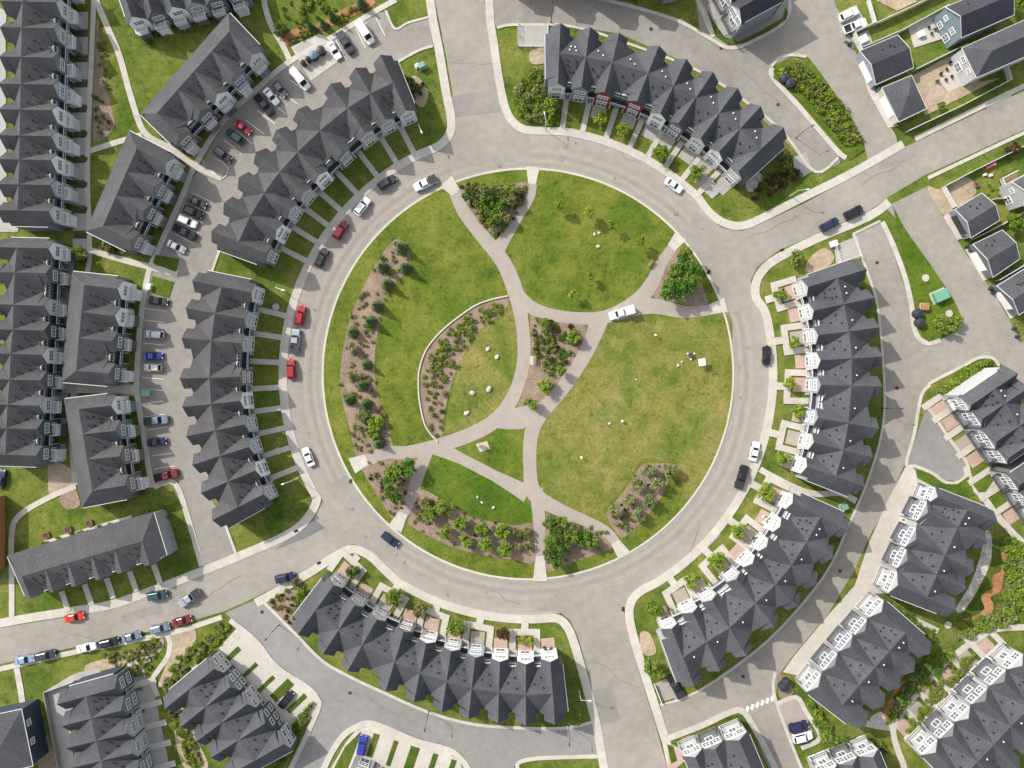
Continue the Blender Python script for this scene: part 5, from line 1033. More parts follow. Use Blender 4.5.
pockets([(865.5, 269.5), (873, 298), (878.5, 327.4), (881.5, 356.6), (880.9, 386.4), (877.5, 428.4), (871.6, 457), (863, 486)], 9.6, 'dark', 'dark shrub in a garage recess behind the east terrace', 'recess shrubs of the east terrace')
pockets([(847.3, 530), (831.6, 557), (815.5, 583.2), (796.9, 605.3), (773.7, 626), (745.8, 654.8), (719.6, 670), (694, 685.3)], 9.6, 'dark', 'dark shrub in a garage recess behind the southeast terrace', 'recess shrubs of the southeast terrace')

plant_shrubs()
# ------------------------------------------------------------------ vehicles
PAINT = {k: flat('car paint ' + k, c, .22, .6, m) for k, c, m in (('white', (.74, .74, .74), 0), ('black', (.014, .014, .016), 0), ('charcoal', (.045, .046, .05), .2), ('grey', (.12, .125, .13), .3), ('silver', (.36, .38, .42), .4), ('red', (.30, .014, .022), 0), ('crimson', (.16, .014, .022), 0), ('orange red', (.50, .03, .015), 0), ('blue', (.025, .045, .28), .1), ('navy', (.018, .024, .065), .1), ('light blue', (.24, .34, .46), .3), ('teal', (.03, .07, .08), .2), ('steel', (.17, .21, .27), .3), ('cream', (.55, .52, .47), 0))}
DIM = {  # length, width, hood height, roof height, bonnet end x, windscreen top x, roof rear x, rear glass foot x
 'sedan': (4.6, 1.85, .92, 1.45, .95, .25, -.95, -1.55), 'hatch': (4.2, 1.8, .95, 1.5, .85, .2, -1.45, -1.95), 'suv': (4.75, 1.95, 1.08, 1.72, 1.0, .45, -1.8, -2.15),
 'pickup': (5.7, 2.0, 1.12, 1.82, 1.35, .75, -.55, -.85), 'van': (5.8, 2.05, 1.15, 2.35, 1.95, 1.25, -2.6, -2.75)}
_car = {}
def car_parts(t):
    if t in _car: return _car[t]
    L_, Wd, zh, zr, xb, xw, xr, xg = DIM[t]; h = L_ / 2; w = Wd / 2; P = {}
    bm = bmesh.new(); rows = []
    prof = [(-h, .80, .42, zh * .88), (-h + .12, .93, .28, zh * .97), (-h + .5, .99, .22, zh), (xg, 1, .2, zh + .02), (0, 1, .2, zh), (xb, 1, .2, zh), (h - .55, .97, .2, zh * .93), (h - .15, .87, .26, zh * .80), (h, .68, .40, zh * .66)]
    if t == 'pickup': prof = [(-h, .94, .42, .78), (-h + .05, .98, .32, .78), (xg - .12, 1, .2, .78), (xg - .08, 1, .2, zh), (0, 1, .2, zh), (xb, 1, .2, zh), (h - .5, .98, .2, zh * .96), (h - .12, .90, .26, zh * .86), (h, .76, .40, zh * .68)]
    for x, f, z0, z1 in prof:
        ww = w * f; rows.append([bm.verts.new((x, y, z)) for y, z in ((-ww * .92, z0), (-ww, z0 + .15), (-ww, z1 - .18), (-ww * .88, z1), (ww * .88, z1), (ww, z1 - .18), (ww, z0 + .15), (ww * .92, z0))])
    for a, b in zip(rows, rows[1:]):
        for i in range(8): j = (i + 1) % 8; bm.faces.new([a[i], a[j], b[j], b[i]])
    bm.faces.new(rows[0]); bm.faces.new(rows[-1][::-1])
    # cabin shell
    wb, wt = w * .90, w * .74
    base = [(xb, wb * .94), (xg, wb * .94)]; top = [(xw, wt), (xr, wt)]
    V = {}
    for sgn in (-1, 1):
        for k, (x, y) in (('bf', base[0]), ('br', base[1])): V[k, sgn] = Vector((x, sgn * y, zh - .02))
        for k, (x, y) in (('tf', top[0]), ('tr', top[1])): V[k, sgn] = Vector((x, sgn * y, zr - .05))
    fcs = {'windscreen': ['bf', 'bf', 'tf', 'tf'], 'rear_window': ['br', 'br', 'tr', 'tr']}
    q = {'windscreen': [V['bf', -1], V['bf', 1], V['tf', 1], V['tf', -1]], 'rear_window': [V['br', 1], V['br', -1], V['tr', -1], V['tr', 1]], 's1': [V['bf', 1], V['br', 1], V['tr', 1], V['tf', 1]], 's2': [V['br', -1], V['bf', -1], V['tf', -1], V['tr', -1]]}
    for k in q: face(bm, q[k])
    cx = (xw + xr) / 2
    rt = [Vector((cx + (p.x - cx) * .9, p.y * .86, zr)) for p in (V['tf', 1], V['tr', 1], V['tr', -1], V['tf', -1])]; rb = [V['tf', 1], V['tr', 1], V['tr', -1], V['tf', -1]]
    face(bm, rt)
    for i in range(4): j = (i + 1) % 4; face(bm, [rb[i], rb[j], rt[j], rt[i]])
    for sgn in (-1, 1): box(bm, (xb - .25, sgn * (w + .09), zh - .05), .14, .2, .16)   # mirrors
    P['body'] = bm_mesh('body', bm, PAINT['white'])
    def pane(k, mg=.88, off=.02, mt=None):
        bm = bmesh.new(); c = sum(q[k], Vector()) / 4; n = (q[k][1] - q[k][0]).cross(q[k][2] - q[k][1]).normalized()
        if n.dot(c - Vector((cx, 0, zh))) < 0: n = -n
        face(bm, [c + (p - c) * mg + n * off for p in q[k]]); return bm_mesh(k, bm, mt or M['carglass'])
    P['windscreen'] = pane('windscreen'); P['rear_window'] = pane('rear_window')
    P['side_window'] = (pane('s1', .84), pane('s2', .84))
    if t == 'van':   # only the cab has side glass on a van
        for i in range(2): 
            me = P['side_window'][i]
            for v in me.vertices: v.co.x = max(v.co.x, .55)
    bm = bmesh.new(); tube(bm, (0, -.11, 0), (0, .11, 0), .34, seg=14); P['wheel'] = bm_mesh('wheel', bm, M['rubber'])
    bm = bmesh.new(); box(bm, (0, 0, 0), .14, .34, .15); P['headlight'] = bm_mesh('headlight', bm, M['lamp'])
    bm = bmesh.new(); box(bm, (0, 0, 0), .10, .30, .2); P['taillight'] = bm_mesh('taillight', bm, M['red'])
    if t == 'pickup':
        bm = bmesh.new(); x0, x1 = -h, xg - .12; 
        for sgn in (-1, 1): box(bm, ((x0 + x1) / 2, sgn * (w - .08), .78), x1 - x0, .13, zh - .80)
        box(bm, (x0 + .05, 0, .78), .1, Wd - .30, zh - .82)
        P['cargo_bed'] = bm_mesh('cargo_bed', bm, PAINT['white'])
        bm = bmesh.new(); box(bm, ((x0 + x1) / 2 + .03, 0, .785), x1 - x0 - .14, Wd - .32, .02); P['bed_liner'] = bm_mesh('bed_liner', bm, M['rubber'])
        bm = bmesh.new(); box(bm, ((x0 + x1) / 2, 0, zh - .01), x1 - x0, Wd - .06, .06); P['bed_cover'] = bm_mesh('bed_cover', bm, M['blacktub'])
        bm = bmesh.new(); box(bm, ((x0 + x1) / 2 - .1, 0, zh), x1 - x0 + .2, Wd + .06, 1.35, taper=.97); P['camper_top'] = bm_mesh('camper_top', bm, PAINT['white'])
        P['h'] = (h, w, zh)
    _car[t] = P; return P
VN = {'sedan': ('parked_car', 'car'), 'hatch': ('parked_car', 'car'), 'suv': ('parked_car', 'car'), 'pickup': ('pickup_truck', 'pickup truck'), 'van': ('van', 'van')}
def vehicle(px, py, ang, t, col, label, group, bed=None, scale=1.0, rooft=None):
    """ang: degrees on the map, 0 = nose to the right, counterclockwise"""
    P = car_parts(t); p = W(px, py, 1.0); nm, cat = VN[t]
    root = empty(nm, (p.x, p.y, .055), R(ang)); root.scale = (scale,) * 3; tag(root, label, cat, group)
    L_, Wd, zh = DIM[t][:3]; h, w = L_ / 2, Wd / 2
    def part(n, me, loc=(0, 0, 0), paint=False):
        o = link(n, me, root, loc)
        if paint: o.material_slots[0].link = 'OBJECT'; o.material_slots[0].material = PAINT[col]
        return o
    part('body', P['body'], paint=True); part('windscreen', P['windscreen']); part('rear_window', P['rear_window'])
    for k in (0, 1): part('side_window', P['side_window'][k])
    for x in (h - .95, -h + 1.0):
        for y in (-w + .10, w - .10): part('wheel', P['wheel'], (x, y, .34))
    for y in (-w * .60, w * .60): part('headlight', P['headlight'], (h - .14, y, zh * .66)); part('taillight', P['taillight'], (-h + .02, y * 1.2, zh * .74))
    if t == 'pickup':
        part('cargo_bed', P['cargo_bed'], paint=True)
        if bed == 'cover': part('bed_cover', P['bed_cover'])
        elif bed == 'camper': part('camper_top', P['camper_top'])
        else: part('bed_liner', P['bed_liner'])
    return root
gL, gR, gW, gT = 'cars in the parking lane', 'cars parked around the ring road', 'vehicles near the bin pad', 'cars on the street at the lower left'
V_ = [
 (242.5, 127, -36, 'sedan', 'red', 'dark red car in the diagonal stalls below the tilted five gabled row house', gL), (234.5, 136, 144, 'suv', 'teal', 'dark teal car with pale windscreen next to the dark red car', gL), (222.5, 154.5, -36, 'suv', 'charcoal', 'charcoal car at the end of the diagonal stalls by the white kerb corner', gL),
 (271, 96, -50, 'sedan', 'white', 'white car between the black pickup and the small grey car', gW), (280, 89, -50, 'hatch', 'grey', 'small grey car left of the long white van', gW), (264, 105, -50, 'pickup', 'black', 'black pickup left of the white car in the stalls', gW), (300, 79, -50, 'van', 'white', 'long white van below the bin pad', gW), (334, 50, -58, 'sedan', 'white', 'white car right of the two round bins', gW), (345.5, 42.5, -58, 'pickup', 'charcoal', 'charcoal pickup between the white car and the white van', gW, 'cover'), (365, 32.5, -58, 'van', 'white', 'white van parked alone in the stalls near the north road', gW),
 (387, 182, 32, 'suv', 'charcoal', 'charcoal car on the ring behind the white pickup', gR), (425, 183, 205, 'pickup', 'white', 'white pickup with black bed cover driving on the ring', gR, 'cover'), (362, 206, 52, 'suv', 'white', 'white car with black roof glass on the ring above the red one', gR), (340.5, 230, 58, 'suv', 'crimson', 'dark red car on the ring between the white and black cars', gR), (321.5, 257.5, 64, 'suv', 'charcoal', 'black car on the ring beside the end of the northwest terrace', gR), (300, 315.5, 78, 'suv', 'red', 'red car on the ring before the first path of the west terrace', gR), (295, 341, 86, 'pickup', 'silver', 'silver pickup between the two red cars on the ring', gR, 'cover'), (291, 369, 92, 'suv', 'red', 'lower red car on the ring below the silver pickup', gR), (308, 457, 113, 'sedan', 'white', 'white car on the ring at the last bays of the west terrace', gR),
 (390, 540, -38, 'sedan', 'navy', 'dark blue car driving past the southwest park entrance', gR), (674, 185, -36, 'sedan', 'white', 'white car on the ring before the north terrace', gR), (767, 355, 88, 'sedan', 'black', 'black car on the ring before the east terrace', gR), (755, 451.5, 77, 'sedan', 'white', 'white car on the ring above the black pickup', gR), (742, 477, 73, 'pickup', 'black', 'black pickup on the ring by the path between two terraces', gR, 'cover'),
 (621, 313, 197, 'pickup', 'white', 'white pickup with white camper box on the park path', None, 'camper'),
 (285, 578, 12, 'suv', 'navy', 'dark blue car at the pavement beside the bare corner', gT), (74, 617.5, 12, 'sedan', 'orange red', 'bright red car alone on the upper side of the street', gT), (157, 595.5, 10, 'suv', 'teal', 'dark teal car on the upper side of the street by the row house doors', gT), (189, 598.5, 215, 'pickup', 'silver', 'silver pickup with dark bed driving along the street', gT, 'cover'), (86, 648, 13, 'sedan', 'white', 'white car on the lower side of the street', gT), (109, 643, 13, 'suv', 'black', 'black car right of the white one on the lower side of the street', gT), (131, 637, 15, 'sedan', 'steel', 'blue grey car right of the black one on the lower side of the street', gT), (159.5, 628.5, 14, 'suv', 'steel', 'pale steel car left of the dark red one on the street', gT), (182, 621, 15, 'sedan', 'crimson', 'dark red car first on the lower side of the street', gT), (24, 660, 10, 'sedan', 'light blue', 'light blue car near the left edge of the street', gT), (45.5, 655.5, 13, 'suv', 'charcoal', 'charcoal car touching close to the light blue one', gT),
 (197, 202, -24, 'sedan', 'charcoal', 'charcoal car topmost of the five beside the tilted four gabled house', gL), (193, 212, -24, 'suv', 'black', 'black car second of the five beside the tilted four gabled house', gL), (187, 221, -24, 'suv', 'white', 'white car among the five beside the tilted four gabled house', gL), (184.5, 232, -26, 'pickup', 'black', 'black pickup among the five beside the tilted four gabled house', gL), (176, 246.5, -26, 'sedan', 'silver', 'silver car lowest of the five beside the tilted four gabled house', gL),
 (158, 301, -8, 'sedan', 'charcoal', 'dark grey car next to the small grass square', gL), (154, 334.5, 174, 'suv', 'silver', 'silver grey car alone between empty stalls', gL), (152.5, 356, 2, 'sedan', 'blue', 'vivid blue car above the cream one', gL), (152.5, 367.5, 178, 'hatch', 'cream', 'cream white car below the vivid blue one', gL), (156, 420.5, 6, 'pickup', 'steel', 'steel blue pickup in the upper stall beside the blue gabled house', gL, 'cover'), (156.5, 442, 6, 'sedan', 'navy', 'navy car with a pale roof in the stall above the red pickup', gL), (166, 475.5, 15, 'pickup', 'crimson', 'dark red pickup at the corner of the footpath', gL),
 (849, 14, 27, 'suv', 'white', 'white car on the upper pad by the alley', 'cars on the alley pad'), (855.5, 25.5, 22, 'pickup', 'white', 'white pickup on the alley pad', 'cars on the alley pad'),
 (830, 224.5, 28, 'suv', 'navy', 'dark blue car on the street corner by the east terrace', 'cars by the east corner'), (854, 212, 27, 'suv', 'black', 'black car ahead of the dark blue one by the east corner', 'cars by the east corner'),
 (286, 700, 53, 'sedan', 'black', 'black car on the short driveways of the green fronted row house', 'cars on driveways'), (362, 745.5, 80, 'suv', 'blue', 'deep blue car on the driveway at the bottom edge', 'cars on driveways'), (676, 687, 118, 'pickup', 'black', 'black pickup on the pad at the end of the southeast terrace', 'cars on driveways', 'cover'), (799, 727, 14, 'suv', 'navy', 'dark blue car next to the white one in the fenced stalls', 'cars on driveways'), (803, 737.5, 14, 'suv', 'white', 'white car below the dark blue one in the fenced stalls', 'cars on driveways'), (0, 479, 80, 'sedan', 'navy', 'dark car cut by the left edge of the photo', 'cars on driveways')]
for v in V_: vehicle(*v)

# ------------------------------------------------------------------ things in the park and on the streets
def boulder(px, py, r, label, group=None, h=.6):
    rnd = random.Random(int(px * 7 + py)); bm = bmesh.new(); bmesh.ops.create_icosphere(bm, subdivisions=2, radius=1)
    for v in bm.verts:
        k = 1 + .28 * noise.noise(v.co * 1.3 + Vector((px, py, 0))) + rnd.uniform(-.05, .05); v.co *= k; v.co.z *= h
    o = link('boulder', bm_mesh('boulder', bm, M['rock']), None, W(px, py, .15) + Vector((0, 0, r * S * h * .5)), rnd.random() * 6); o.scale = (r * S * 1.15, r * S * .85, r * S)
    return tag(o, label, 'boulder', group)
gB = 'boulders on the middle lawn'
for x, y, r, l in ((488, 349, 2.4, 'upper left boulder of the close pair on the middle lawn'), (497, 357, 2.4, 'lower right boulder of the close pair on the middle lawn'), (489, 389, 2.9, 'largest pale boulder on the middle lawn'), (472.5, 393, 2.6, 'long pale boulder left of the largest one on the middle lawn'), (466.6, 413, 2.6, 'round pale boulder lowest on the middle lawn')): boulder(x, y, r, l, gB)
for x, y, r, l in ((594.5, 234.5, 1.6, 'left of three small white stones on the round lawn'), (599, 233, 1.5, 'right of three small white stones on the round lawn'), (598, 246.5, 2, 'lowest of three small white stones on the round lawn'), (477.6, 497, 1.4, 'topmost white stone on the southwest lawn wedge'), (482, 502.5, 1.4, 'middle white stone on the southwest lawn wedge'), (493.5, 507.5, 1.6, 'right white stone on the southwest lawn wedge'), (678, 365.5, 1.6, 'larger white stone left of the square white parasol'), (682, 362, 1.3, 'smaller white stone left of the square white parasol'), (636, 379.5, 1.1, 'single tiny white stone in the middle of the dry field'), (609.6, 423.6, 1.5, 'tan stone left of the white marker post in the dry field')): boulder(x, y, r, l, 'small white stones on the lawns')
def bench(px, py, ang, label, w=1.9):
    root = empty('park_bench', W(px, py, .2), R(ang)); tag(root, label, 'bench', 'park benches')
    bm = bmesh.new()
    for k in range(4): box(bm, (0, -.24 + k * .15, .42), w, .12, .05)
    link('seat', bm_mesh('seat', bm, M['wood']), root)
    bm = bmesh.new()
    for k in range(3): box(bm, (0, .34 + k * .03, .52 + k * .14), w, .05, .11)
    link('backrest', bm_mesh('backrest', bm, M['wood']), root)
    for x in (-w * .4, w * .4):
        bm = bmesh.new(); box(bm, (x, -.18, 0), .07, .07, .42); box(bm, (x, .30, 0), .07, .07, .85); box(bm, (x, .05, .37), .07, .5, .05); link('leg', bm_mesh('leg', bm, M['metal']), root)
    return root
sheet('bench_pad', [(530, 356), (536, 356), (536, 365), (530, 365)], .19, M['concrete']); bench(534.5, 360.5, -90, 'dark bench on a pale pad at the edge of the middle shrub triangle')
sheet('bench_pad', [(476, 444), (487, 441), (490, 449), (480, 452)], .145, M['concrete']); bench(483, 446.5, 165, 'bench beside the path junction in the southern lawn triangle'); bench(650, 263.5, -125, 'pale bench at the rim of the round lawn')
bench(419, 512, 60, 'bench by the path at the west end of the south mulch bed')
def marker(px, py, h, label):
    root = empty('marker_post', W(px, py, .13)); tag(root, label, 'post', 'white marker posts')
    bm = bmesh.new(); cyl(bm, (0, 0, 0), .10, h, 8); link('post', bm_mesh('post', bm, M['wood']), root)
    bm = bmesh.new(); cyl(bm, (0, 0, h), .30, .12, 10, .22); link('cap', bm_mesh('cap', bm, M['white']), root)
marker(654.5, 335.5, 1.3, 'pale topped post with a short shadow near the camper pickup'); marker(621.7, 421, .9, 'white topped post in the middle of the dry field'); marker(581, 457, 1.2, 'white topped post near the left rim of the dry field')
root = empty('parasol', W(700, 362.5, .13), R(8)); tag(root, 'small square white parasol standing on the dry field', 'parasol')
bm = bmesh.new(); z = 2.0; c0 = Vector((0, 0, z + .35)); k = .82; cs = [Vector((x * k, y * k, z)) for x, y in ((-1, -1), (1, -1), (1, 1), (-1, 1))]
for i in range(4): slope(bm, [cs[i], cs[(i + 1) % 4], c0], .03)
link('canopy', bm_mesh('canopy', bm, M['white']), root); bm = bmesh.new(); cyl(bm, (0, 0, 0), .035, 2.3, 8); link('pole', bm_mesh('pole', bm, M['wood']), root); bm = bmesh.new(); cyl(bm, (0, 0, 0), .3, .09, 10); link('base', bm_mesh('base', bm, M['concrete2']), root)
root = empty('picnic_table', W(690.5, 355.5, .13), R(30)); tag(root, 'round dark picnic table on the dry field beside the parasol', 'table')
bm = bmesh.new(); cyl(bm, (0, 0, .70), .62, .06, 14); link('tabletop', bm_mesh('tabletop', bm, M['iron']), root)
bm = bmesh.new(); cyl(bm, (0, 0, 0), .06, .7, 8); link('pedestal', bm_mesh('pedestal', bm, M['metal']), root)
for a in (0, 2.1, 4.2): bm = bmesh.new(); cyl(bm, (math.cos(a) * .9, math.sin(a) * .9, .42), .2, .05, 10); cyl(bm, (math.cos(a) * .9, math.sin(a) * .9, 0), .03, .42, 6); link('seat', bm_mesh('seat', bm, M['white']), root)
# street lamps: base position, direction of the arm, height
def lamp(px, py, ang, label, h=5.2, arm=1.8, mat='galv'):
    root = empty('street_lamp', W(px, py, .12), R(ang)); tag(root, label, 'street lamp', 'street lamps')
    bm = bmesh.new(); cyl(bm, (0, 0, 0), .16, .3, 8, .14); cyl(bm, (0, 0, .3), .10, h - .3, 8, .06); link('pole', bm_mesh('pole', bm, M[mat]), root)
    bm = bmesh.new(); tube(bm, (0, 0, h - .1), (arm, 0, h + .25), .05, .04); link('arm', bm_mesh('arm', bm, M[mat]), root)
    bm = bmesh.new(); box(bm, (arm + .25, 0, h + .18), .75, .32, .14, taper=.8); lh = link('lamp_head', bm_mesh('lamp_head', bm, M[mat]), root)
    bm = bmesh.new(); box(bm, (arm + .3, 0, h + .155), .5, .22, .02); link('diffuser', bm_mesh('diffuser', bm, M['lamp']), lh)
for x, y, a, l, m in ((421, 131.5, -68, 'white street lamp on the corner lawn of the northwest terrace', 'white'), (579, 691, 0, 'grey street lamp on the pavement right of the south terrace', 'galv'), (790, 196, 5, 'grey street lamp leaning over the street into the ring from the northeast', 'galv'), (429, 711, -100, 'dark street lamp behind the middle of the south terrace', 'metal'), (568, 725, -92, 'dark street lamp behind the right end of the south terrace', 'metal'), (881, 408, 0, 'dark street lamp behind the wide dormer of the east terrace', 'metal'), (279, 625, -130, 'dark street lamp at the corner of the lane behind the south terrace', 'metal'), (551, 22, 88, 'dark street lamp behind the left end of the north terrace', 'metal'), (796, 138, 30, 'dark street lamp behind the right end of the north terrace', 'metal'), (282, 290, -20, 'white street lamp on the grass between the two western terraces', 'white'), (298, 478, -160, 'white street lamp on the lawn below the west terrace', 'white'), (545, 130, 100, 'grey street lamp on the pavement left of the first path of the north terrace', 'galv')):
    lamp(x, y, a, l, mat=m)
# covers and drains
for x, y, l in ((651, 29, 'manhole cover behind the fourth gable of the north terrace'), (877, 262.5, 'manhole cover near the head of the east lane'), (897, 388, 'manhole cover on the east lane behind the fifth bay'), (840, 571, 'manhole cover on the east lane behind the southeast terrace'), (350, 693, 'manhole cover on the lane behind the third gable of the south terrace'), (743, 676.5, 'manhole cover before the striped crossing'), (778, 104.5, 'manhole cover on the north lane by the round bins'), (721, 48, 'manhole cover at the mouth of the shaded tarmac lot'), (262, 612, 'manhole cover on the lane by the bare corner')):
    bm = bmesh.new(); cyl(bm, (0, 0, 0), .42, .02, 18); tag(link('manhole_cover', bm_mesh('manhole_cover', bm, M['iron']), None, W(x, y, .115) + Vector((0, 0, .0))), l, 'manhole cover', 'manhole covers')
for x, y, a, l in ((350.5, 481, 60, 'storm drain at the kerb by the west park entrance'), (296, 531, 30, 'storm drain on the street corner below the west terrace'), (319, 563, 30, 'storm drain at the pavement before the bare corner'), (708.5, 272, 60, 'storm drain at the kerb by the east park entrance'), (782, 250, 25, 'storm drain at the corner above the east terrace'), (623, 609, 90, 'storm drain at the corner of the south road')):
    root = empty('storm_drain', W(x, y, .16), R(a)); tag(root, l, 'storm drain', 'storm drains')
    bm = bmesh.new(); box(bm, (0, 0, 0), 1.0, .6, .03); link('pit', bm_mesh('pit', bm, M['rubber']), root)
    bm = bmesh.new()
    for k in range(5): box(bm, (-.4 + k * .2, 0, .03), .07, .56, .03)
    link('grate', bm_mesh('grate', bm, M['iron']), root)
# bins
def round_bin(px, py, r, top, label, h=1.4, z=.12):
    root = empty('waste_container', W(px, py, z)); tag(root, label, 'waste container', 'round waste containers')
    bm = bmesh.new(); cyl(bm, (0, 0, 0), r, h, 18, r * 1.04); link('body', bm_mesh('body', bm, M['blacktub']), root)
    bm = bmesh.new(); cyl(bm, (0, 0, h), r * 1.1, .12, 18, r * 1.02); cyl(bm, (0, 0, h + .12), r * 1.0, .22, 18, r * .35); link('lid', bm_mesh('lid', bm, M[top]), root)
    bm = bmesh.new(); box(bm, (0, 0, h + .33), .3, .12, .07); link('handle', bm_mesh('handle', bm, M['metal']), root)
for a in ((322, 52.5, .95, 'blacktub', 'black round container right of the blue lidded one'), (315, 57.5, .95, 'cyan', 'blue lidded round container on the bin pad'), (309.3, 61.3, .6, 'blacktub', 'small dark container beside the blue lidded one'), (304.5, 64.7, .6, 'blacktub', 'smallest left dark container on the bin pad'), (783, 80, 1.0, 'bluetub', 'navy lidded container of the pair by the north lane'), (788.5, 85, 1.0, 'blacktub', 'black container of the pair by the north lane'), (915.5, 314, 1.0, 'bluetub', 'navy lidded container on the east pavement tip'), (917.5, 323, 1.0, 'blacktub', 'black container on the east pavement tip'), (782, 685, 1.0, 'bluetub', 'navy lidded container on the rounded bed by the crossing'), (785, 680.5, .9, 'blacktub', 'black container on the rounded bed by the crossing')): round_bin(*a)
def utility(px, py, ang, sx, sy, h, mat, label, name='utility_box', cat='utility box'):
    root = empty(name, W(px, py, .15), R(ang)); tag(root, label, cat)
    bm = bmesh.new(); box(bm, (0, 0, 0), sx * 1.25, sy * 1.25, .12); link('base', bm_mesh('base', bm, M['concrete']), root)
    bm = bmesh.new(); box(bm, (0, 0, .12), sx, sy, h); link('body', bm_mesh('body', bm, mat), root)
    bm = bmesh.new(); box(bm, (0, 0, .12 + h), sx * 1.06, sy * 1.06, .08, taper=.92); link('lid', bm_mesh('lid', bm, mat), root)
    bm = bmesh.new(); box(bm, (0, -sy / 2 - .03, .5), .2, .05, .12); link('handle', bm_mesh('handle', bm, M['metal']), root)
utility(938.5, 296, 24, 3.1, 2.3, 1.5, M['utility'], 'large green utility box on the strip beside the alley'); utility(923.5, 307, 0, 1.5, 1.5, 1.0, M['cedar'], 'orange wooden box beside the green utility box', 'storage_box', 'box')
utility(422, 67, 30, 1.6, 1.2, 1.2, M['utility'], 'green utility box on the lawn by the north road'); utility(417.5, 67, 30, .9, .8, .9, M['white'], 'small white utility box left of the green one'); utility(843, 506.5, 25, 1.5, 1.2, 1.1, M['utility'], 'green utility box by the path between the east and southeast terraces'); utility(833, 244, 20, 1.4, 1.2, .9, M['white'], 'pale box at the street corner of the east terrace')
utility(147.5, 393, 0, 2.0, 1.6, .9, M['utility'], 'greenish utility box on the island by the stalls'); utility(150, 287, 75, 1.3, 1.0, .8, M['white'], 'white utility box on the grass island')
for x, y, l in ((925.5, 278, 'upper white round cover on the utility strip'), (949, 313.5, 'lower white round cover on the utility strip'), (278, 451, 'white round cover on a front lawn of the west terrace'), (276, 307, 'pale square lid on the lawn above the west terrace'), (948, 625, 'white ringed round cover by the lower right path'), (195, 667, 'small pale round cover near the slate fronts')):
    bm = bmesh.new(); cyl(bm, (0, 0, 0), .85, .1, 18); tag(link('utility_cover', bm_mesh('utility_cover', bm, M['concrete']), None, W(x, y, .2)), l, 'cover', 'pale utility covers')
def wheelie(px, py, ang, mat, label):
    root = empty('wheeled_bin', W(px, py, .12), R(ang)); tag(root, label, 'bin', 'wheeled bins along the alleys')
    bm = bmesh.new(); box(bm, (0, 0, .05), .52, .6, .95, taper=1.18); link('body', bm_mesh('body', bm, mat), root)
    bm = bmesh.new(); box(bm, (0, 0, 1.0), .68, .76, .08, taper=.94); link('lid', bm_mesh('lid', bm, mat), root)
    for sx in (-.25, .25): bm = bmesh.new(); tube(bm, (sx - .04, .33, .12), (sx + .04, .33, .12), .12, seg=10); link('wheel', bm_mesh('wheel', bm, M['rubber']), root)
for x, y, m, l in ((849, 45.5, 'bluetub', 'navy wheeled bin at the fence by the white cars'), (846, 42, 'utility', 'green wheeled bin at the fence by the white cars'), (879.5, 94, 'bluetub', 'navy wheeled bin between the two upper garages'), (877, 90.5, 'utility', 'green wheeled bin between the two upper garages'), (966.5, 247, 'bluetub', 'blue wheeled bin above the middle alley garage'), (969.5, 251, 'blacktub', 'black wheeled bin above the middle alley garage'), (963, 236.5, 'blacktub', 'black wheeled bin below the sandy yard garage'), (989.5, 289, 'bluetub', 'blue wheeled bin below the middle alley garage'), (992, 293, 'blacktub', 'black wheeled bin below the middle alley garage'), (1013, 329, 'bluetub', 'blue wheeled bin near the orange frame at the right edge'), (1016, 337, 'blacktub', 'black wheeled bin near the orange frame at the right edge')): wheelie(x, y, 60, M[m], l)
# fences and yard things
def fence(pts, h, mat, label, name='fence', slat=True):
    P = [W2(p) for p in pts]; c = P[0]; root = empty(name, (c.x, c.y, 0)); tag(root, label, 'fence', 'yard fences')
    bm = bmesh.new(); bp = bmesh.new(); box(bp, (0, 0, 0), .13, .13, h + .06); pm = bm_mesh('post', bp, mat)
    for a, b in zip(P, P[1:]):
        t = b - a; m_ = (a + b) / 2 - c; an = math.atan2(t.y, t.x)
        if slat:
            box(bm, (m_.x, m_.y, .12), t.length, .05, h - .2, an); box(bm, (m_.x, m_.y, h - .07), t.length + .1, .14, .07, an)
        else:
            for z in (.3, h * .55, h - .1): box(bm, (m_.x, m_.y, z), t.length, .05, .08, an)
        k = max(1, int(t.length / 2.4))
        for i in range(k + 1): p = a + t * i / k - c; link('post', pm, root, (p.x, p.y, 0), an)
    link('boards', bm_mesh('boards', bm, mat), root)
FW = M['gutter']
fence([(852, 35), (860, 54)], 1.8, FW, 'pale short fence beside the white box in the bin yard'); fence([(852, 35), (873, 25), (866, 2)], 1.8, FW, 'pale fence around the pad of the white car and pickup'); fence([(873, 26), (908, 10), (945, -8)], 1.8, FW, 'pale fence below the topmost square lawn'); fence([(860, 50), (899, 33), (945, 8)], 1.8, FW, 'long pale fence above the dark gabled garage')
fence([(912, 72), (963, 47)], 1.8, FW, 'pale fence between the green yard and the patio yard'); fence([(905, 133), (960, 107), (1007, 82), (1003, 68)], 1.9, FW, 'long pale fence beside the street below the patio yard'); fence([(941, 188), (969, 173), (1024, 146), (1060, 128)], 1.8, FW, 'pale fence beside the street above the toy yard'); fence([(941, 188), (952, 208)], 1.8, FW, 'short pale fence at the sandy corner yard'); fence([(970, 240), (1000, 225), (1030, 208)], 1.8, FW, 'pale fence between the first two alley garages'); fence([(995, 281), (1024, 264), (1040, 255)], 1.8, FW, 'pale fence between the lower two alley garages'); fence([(992, 200), (1024, 199)], 1.6, FW, 'low pale fence across the toy yard')
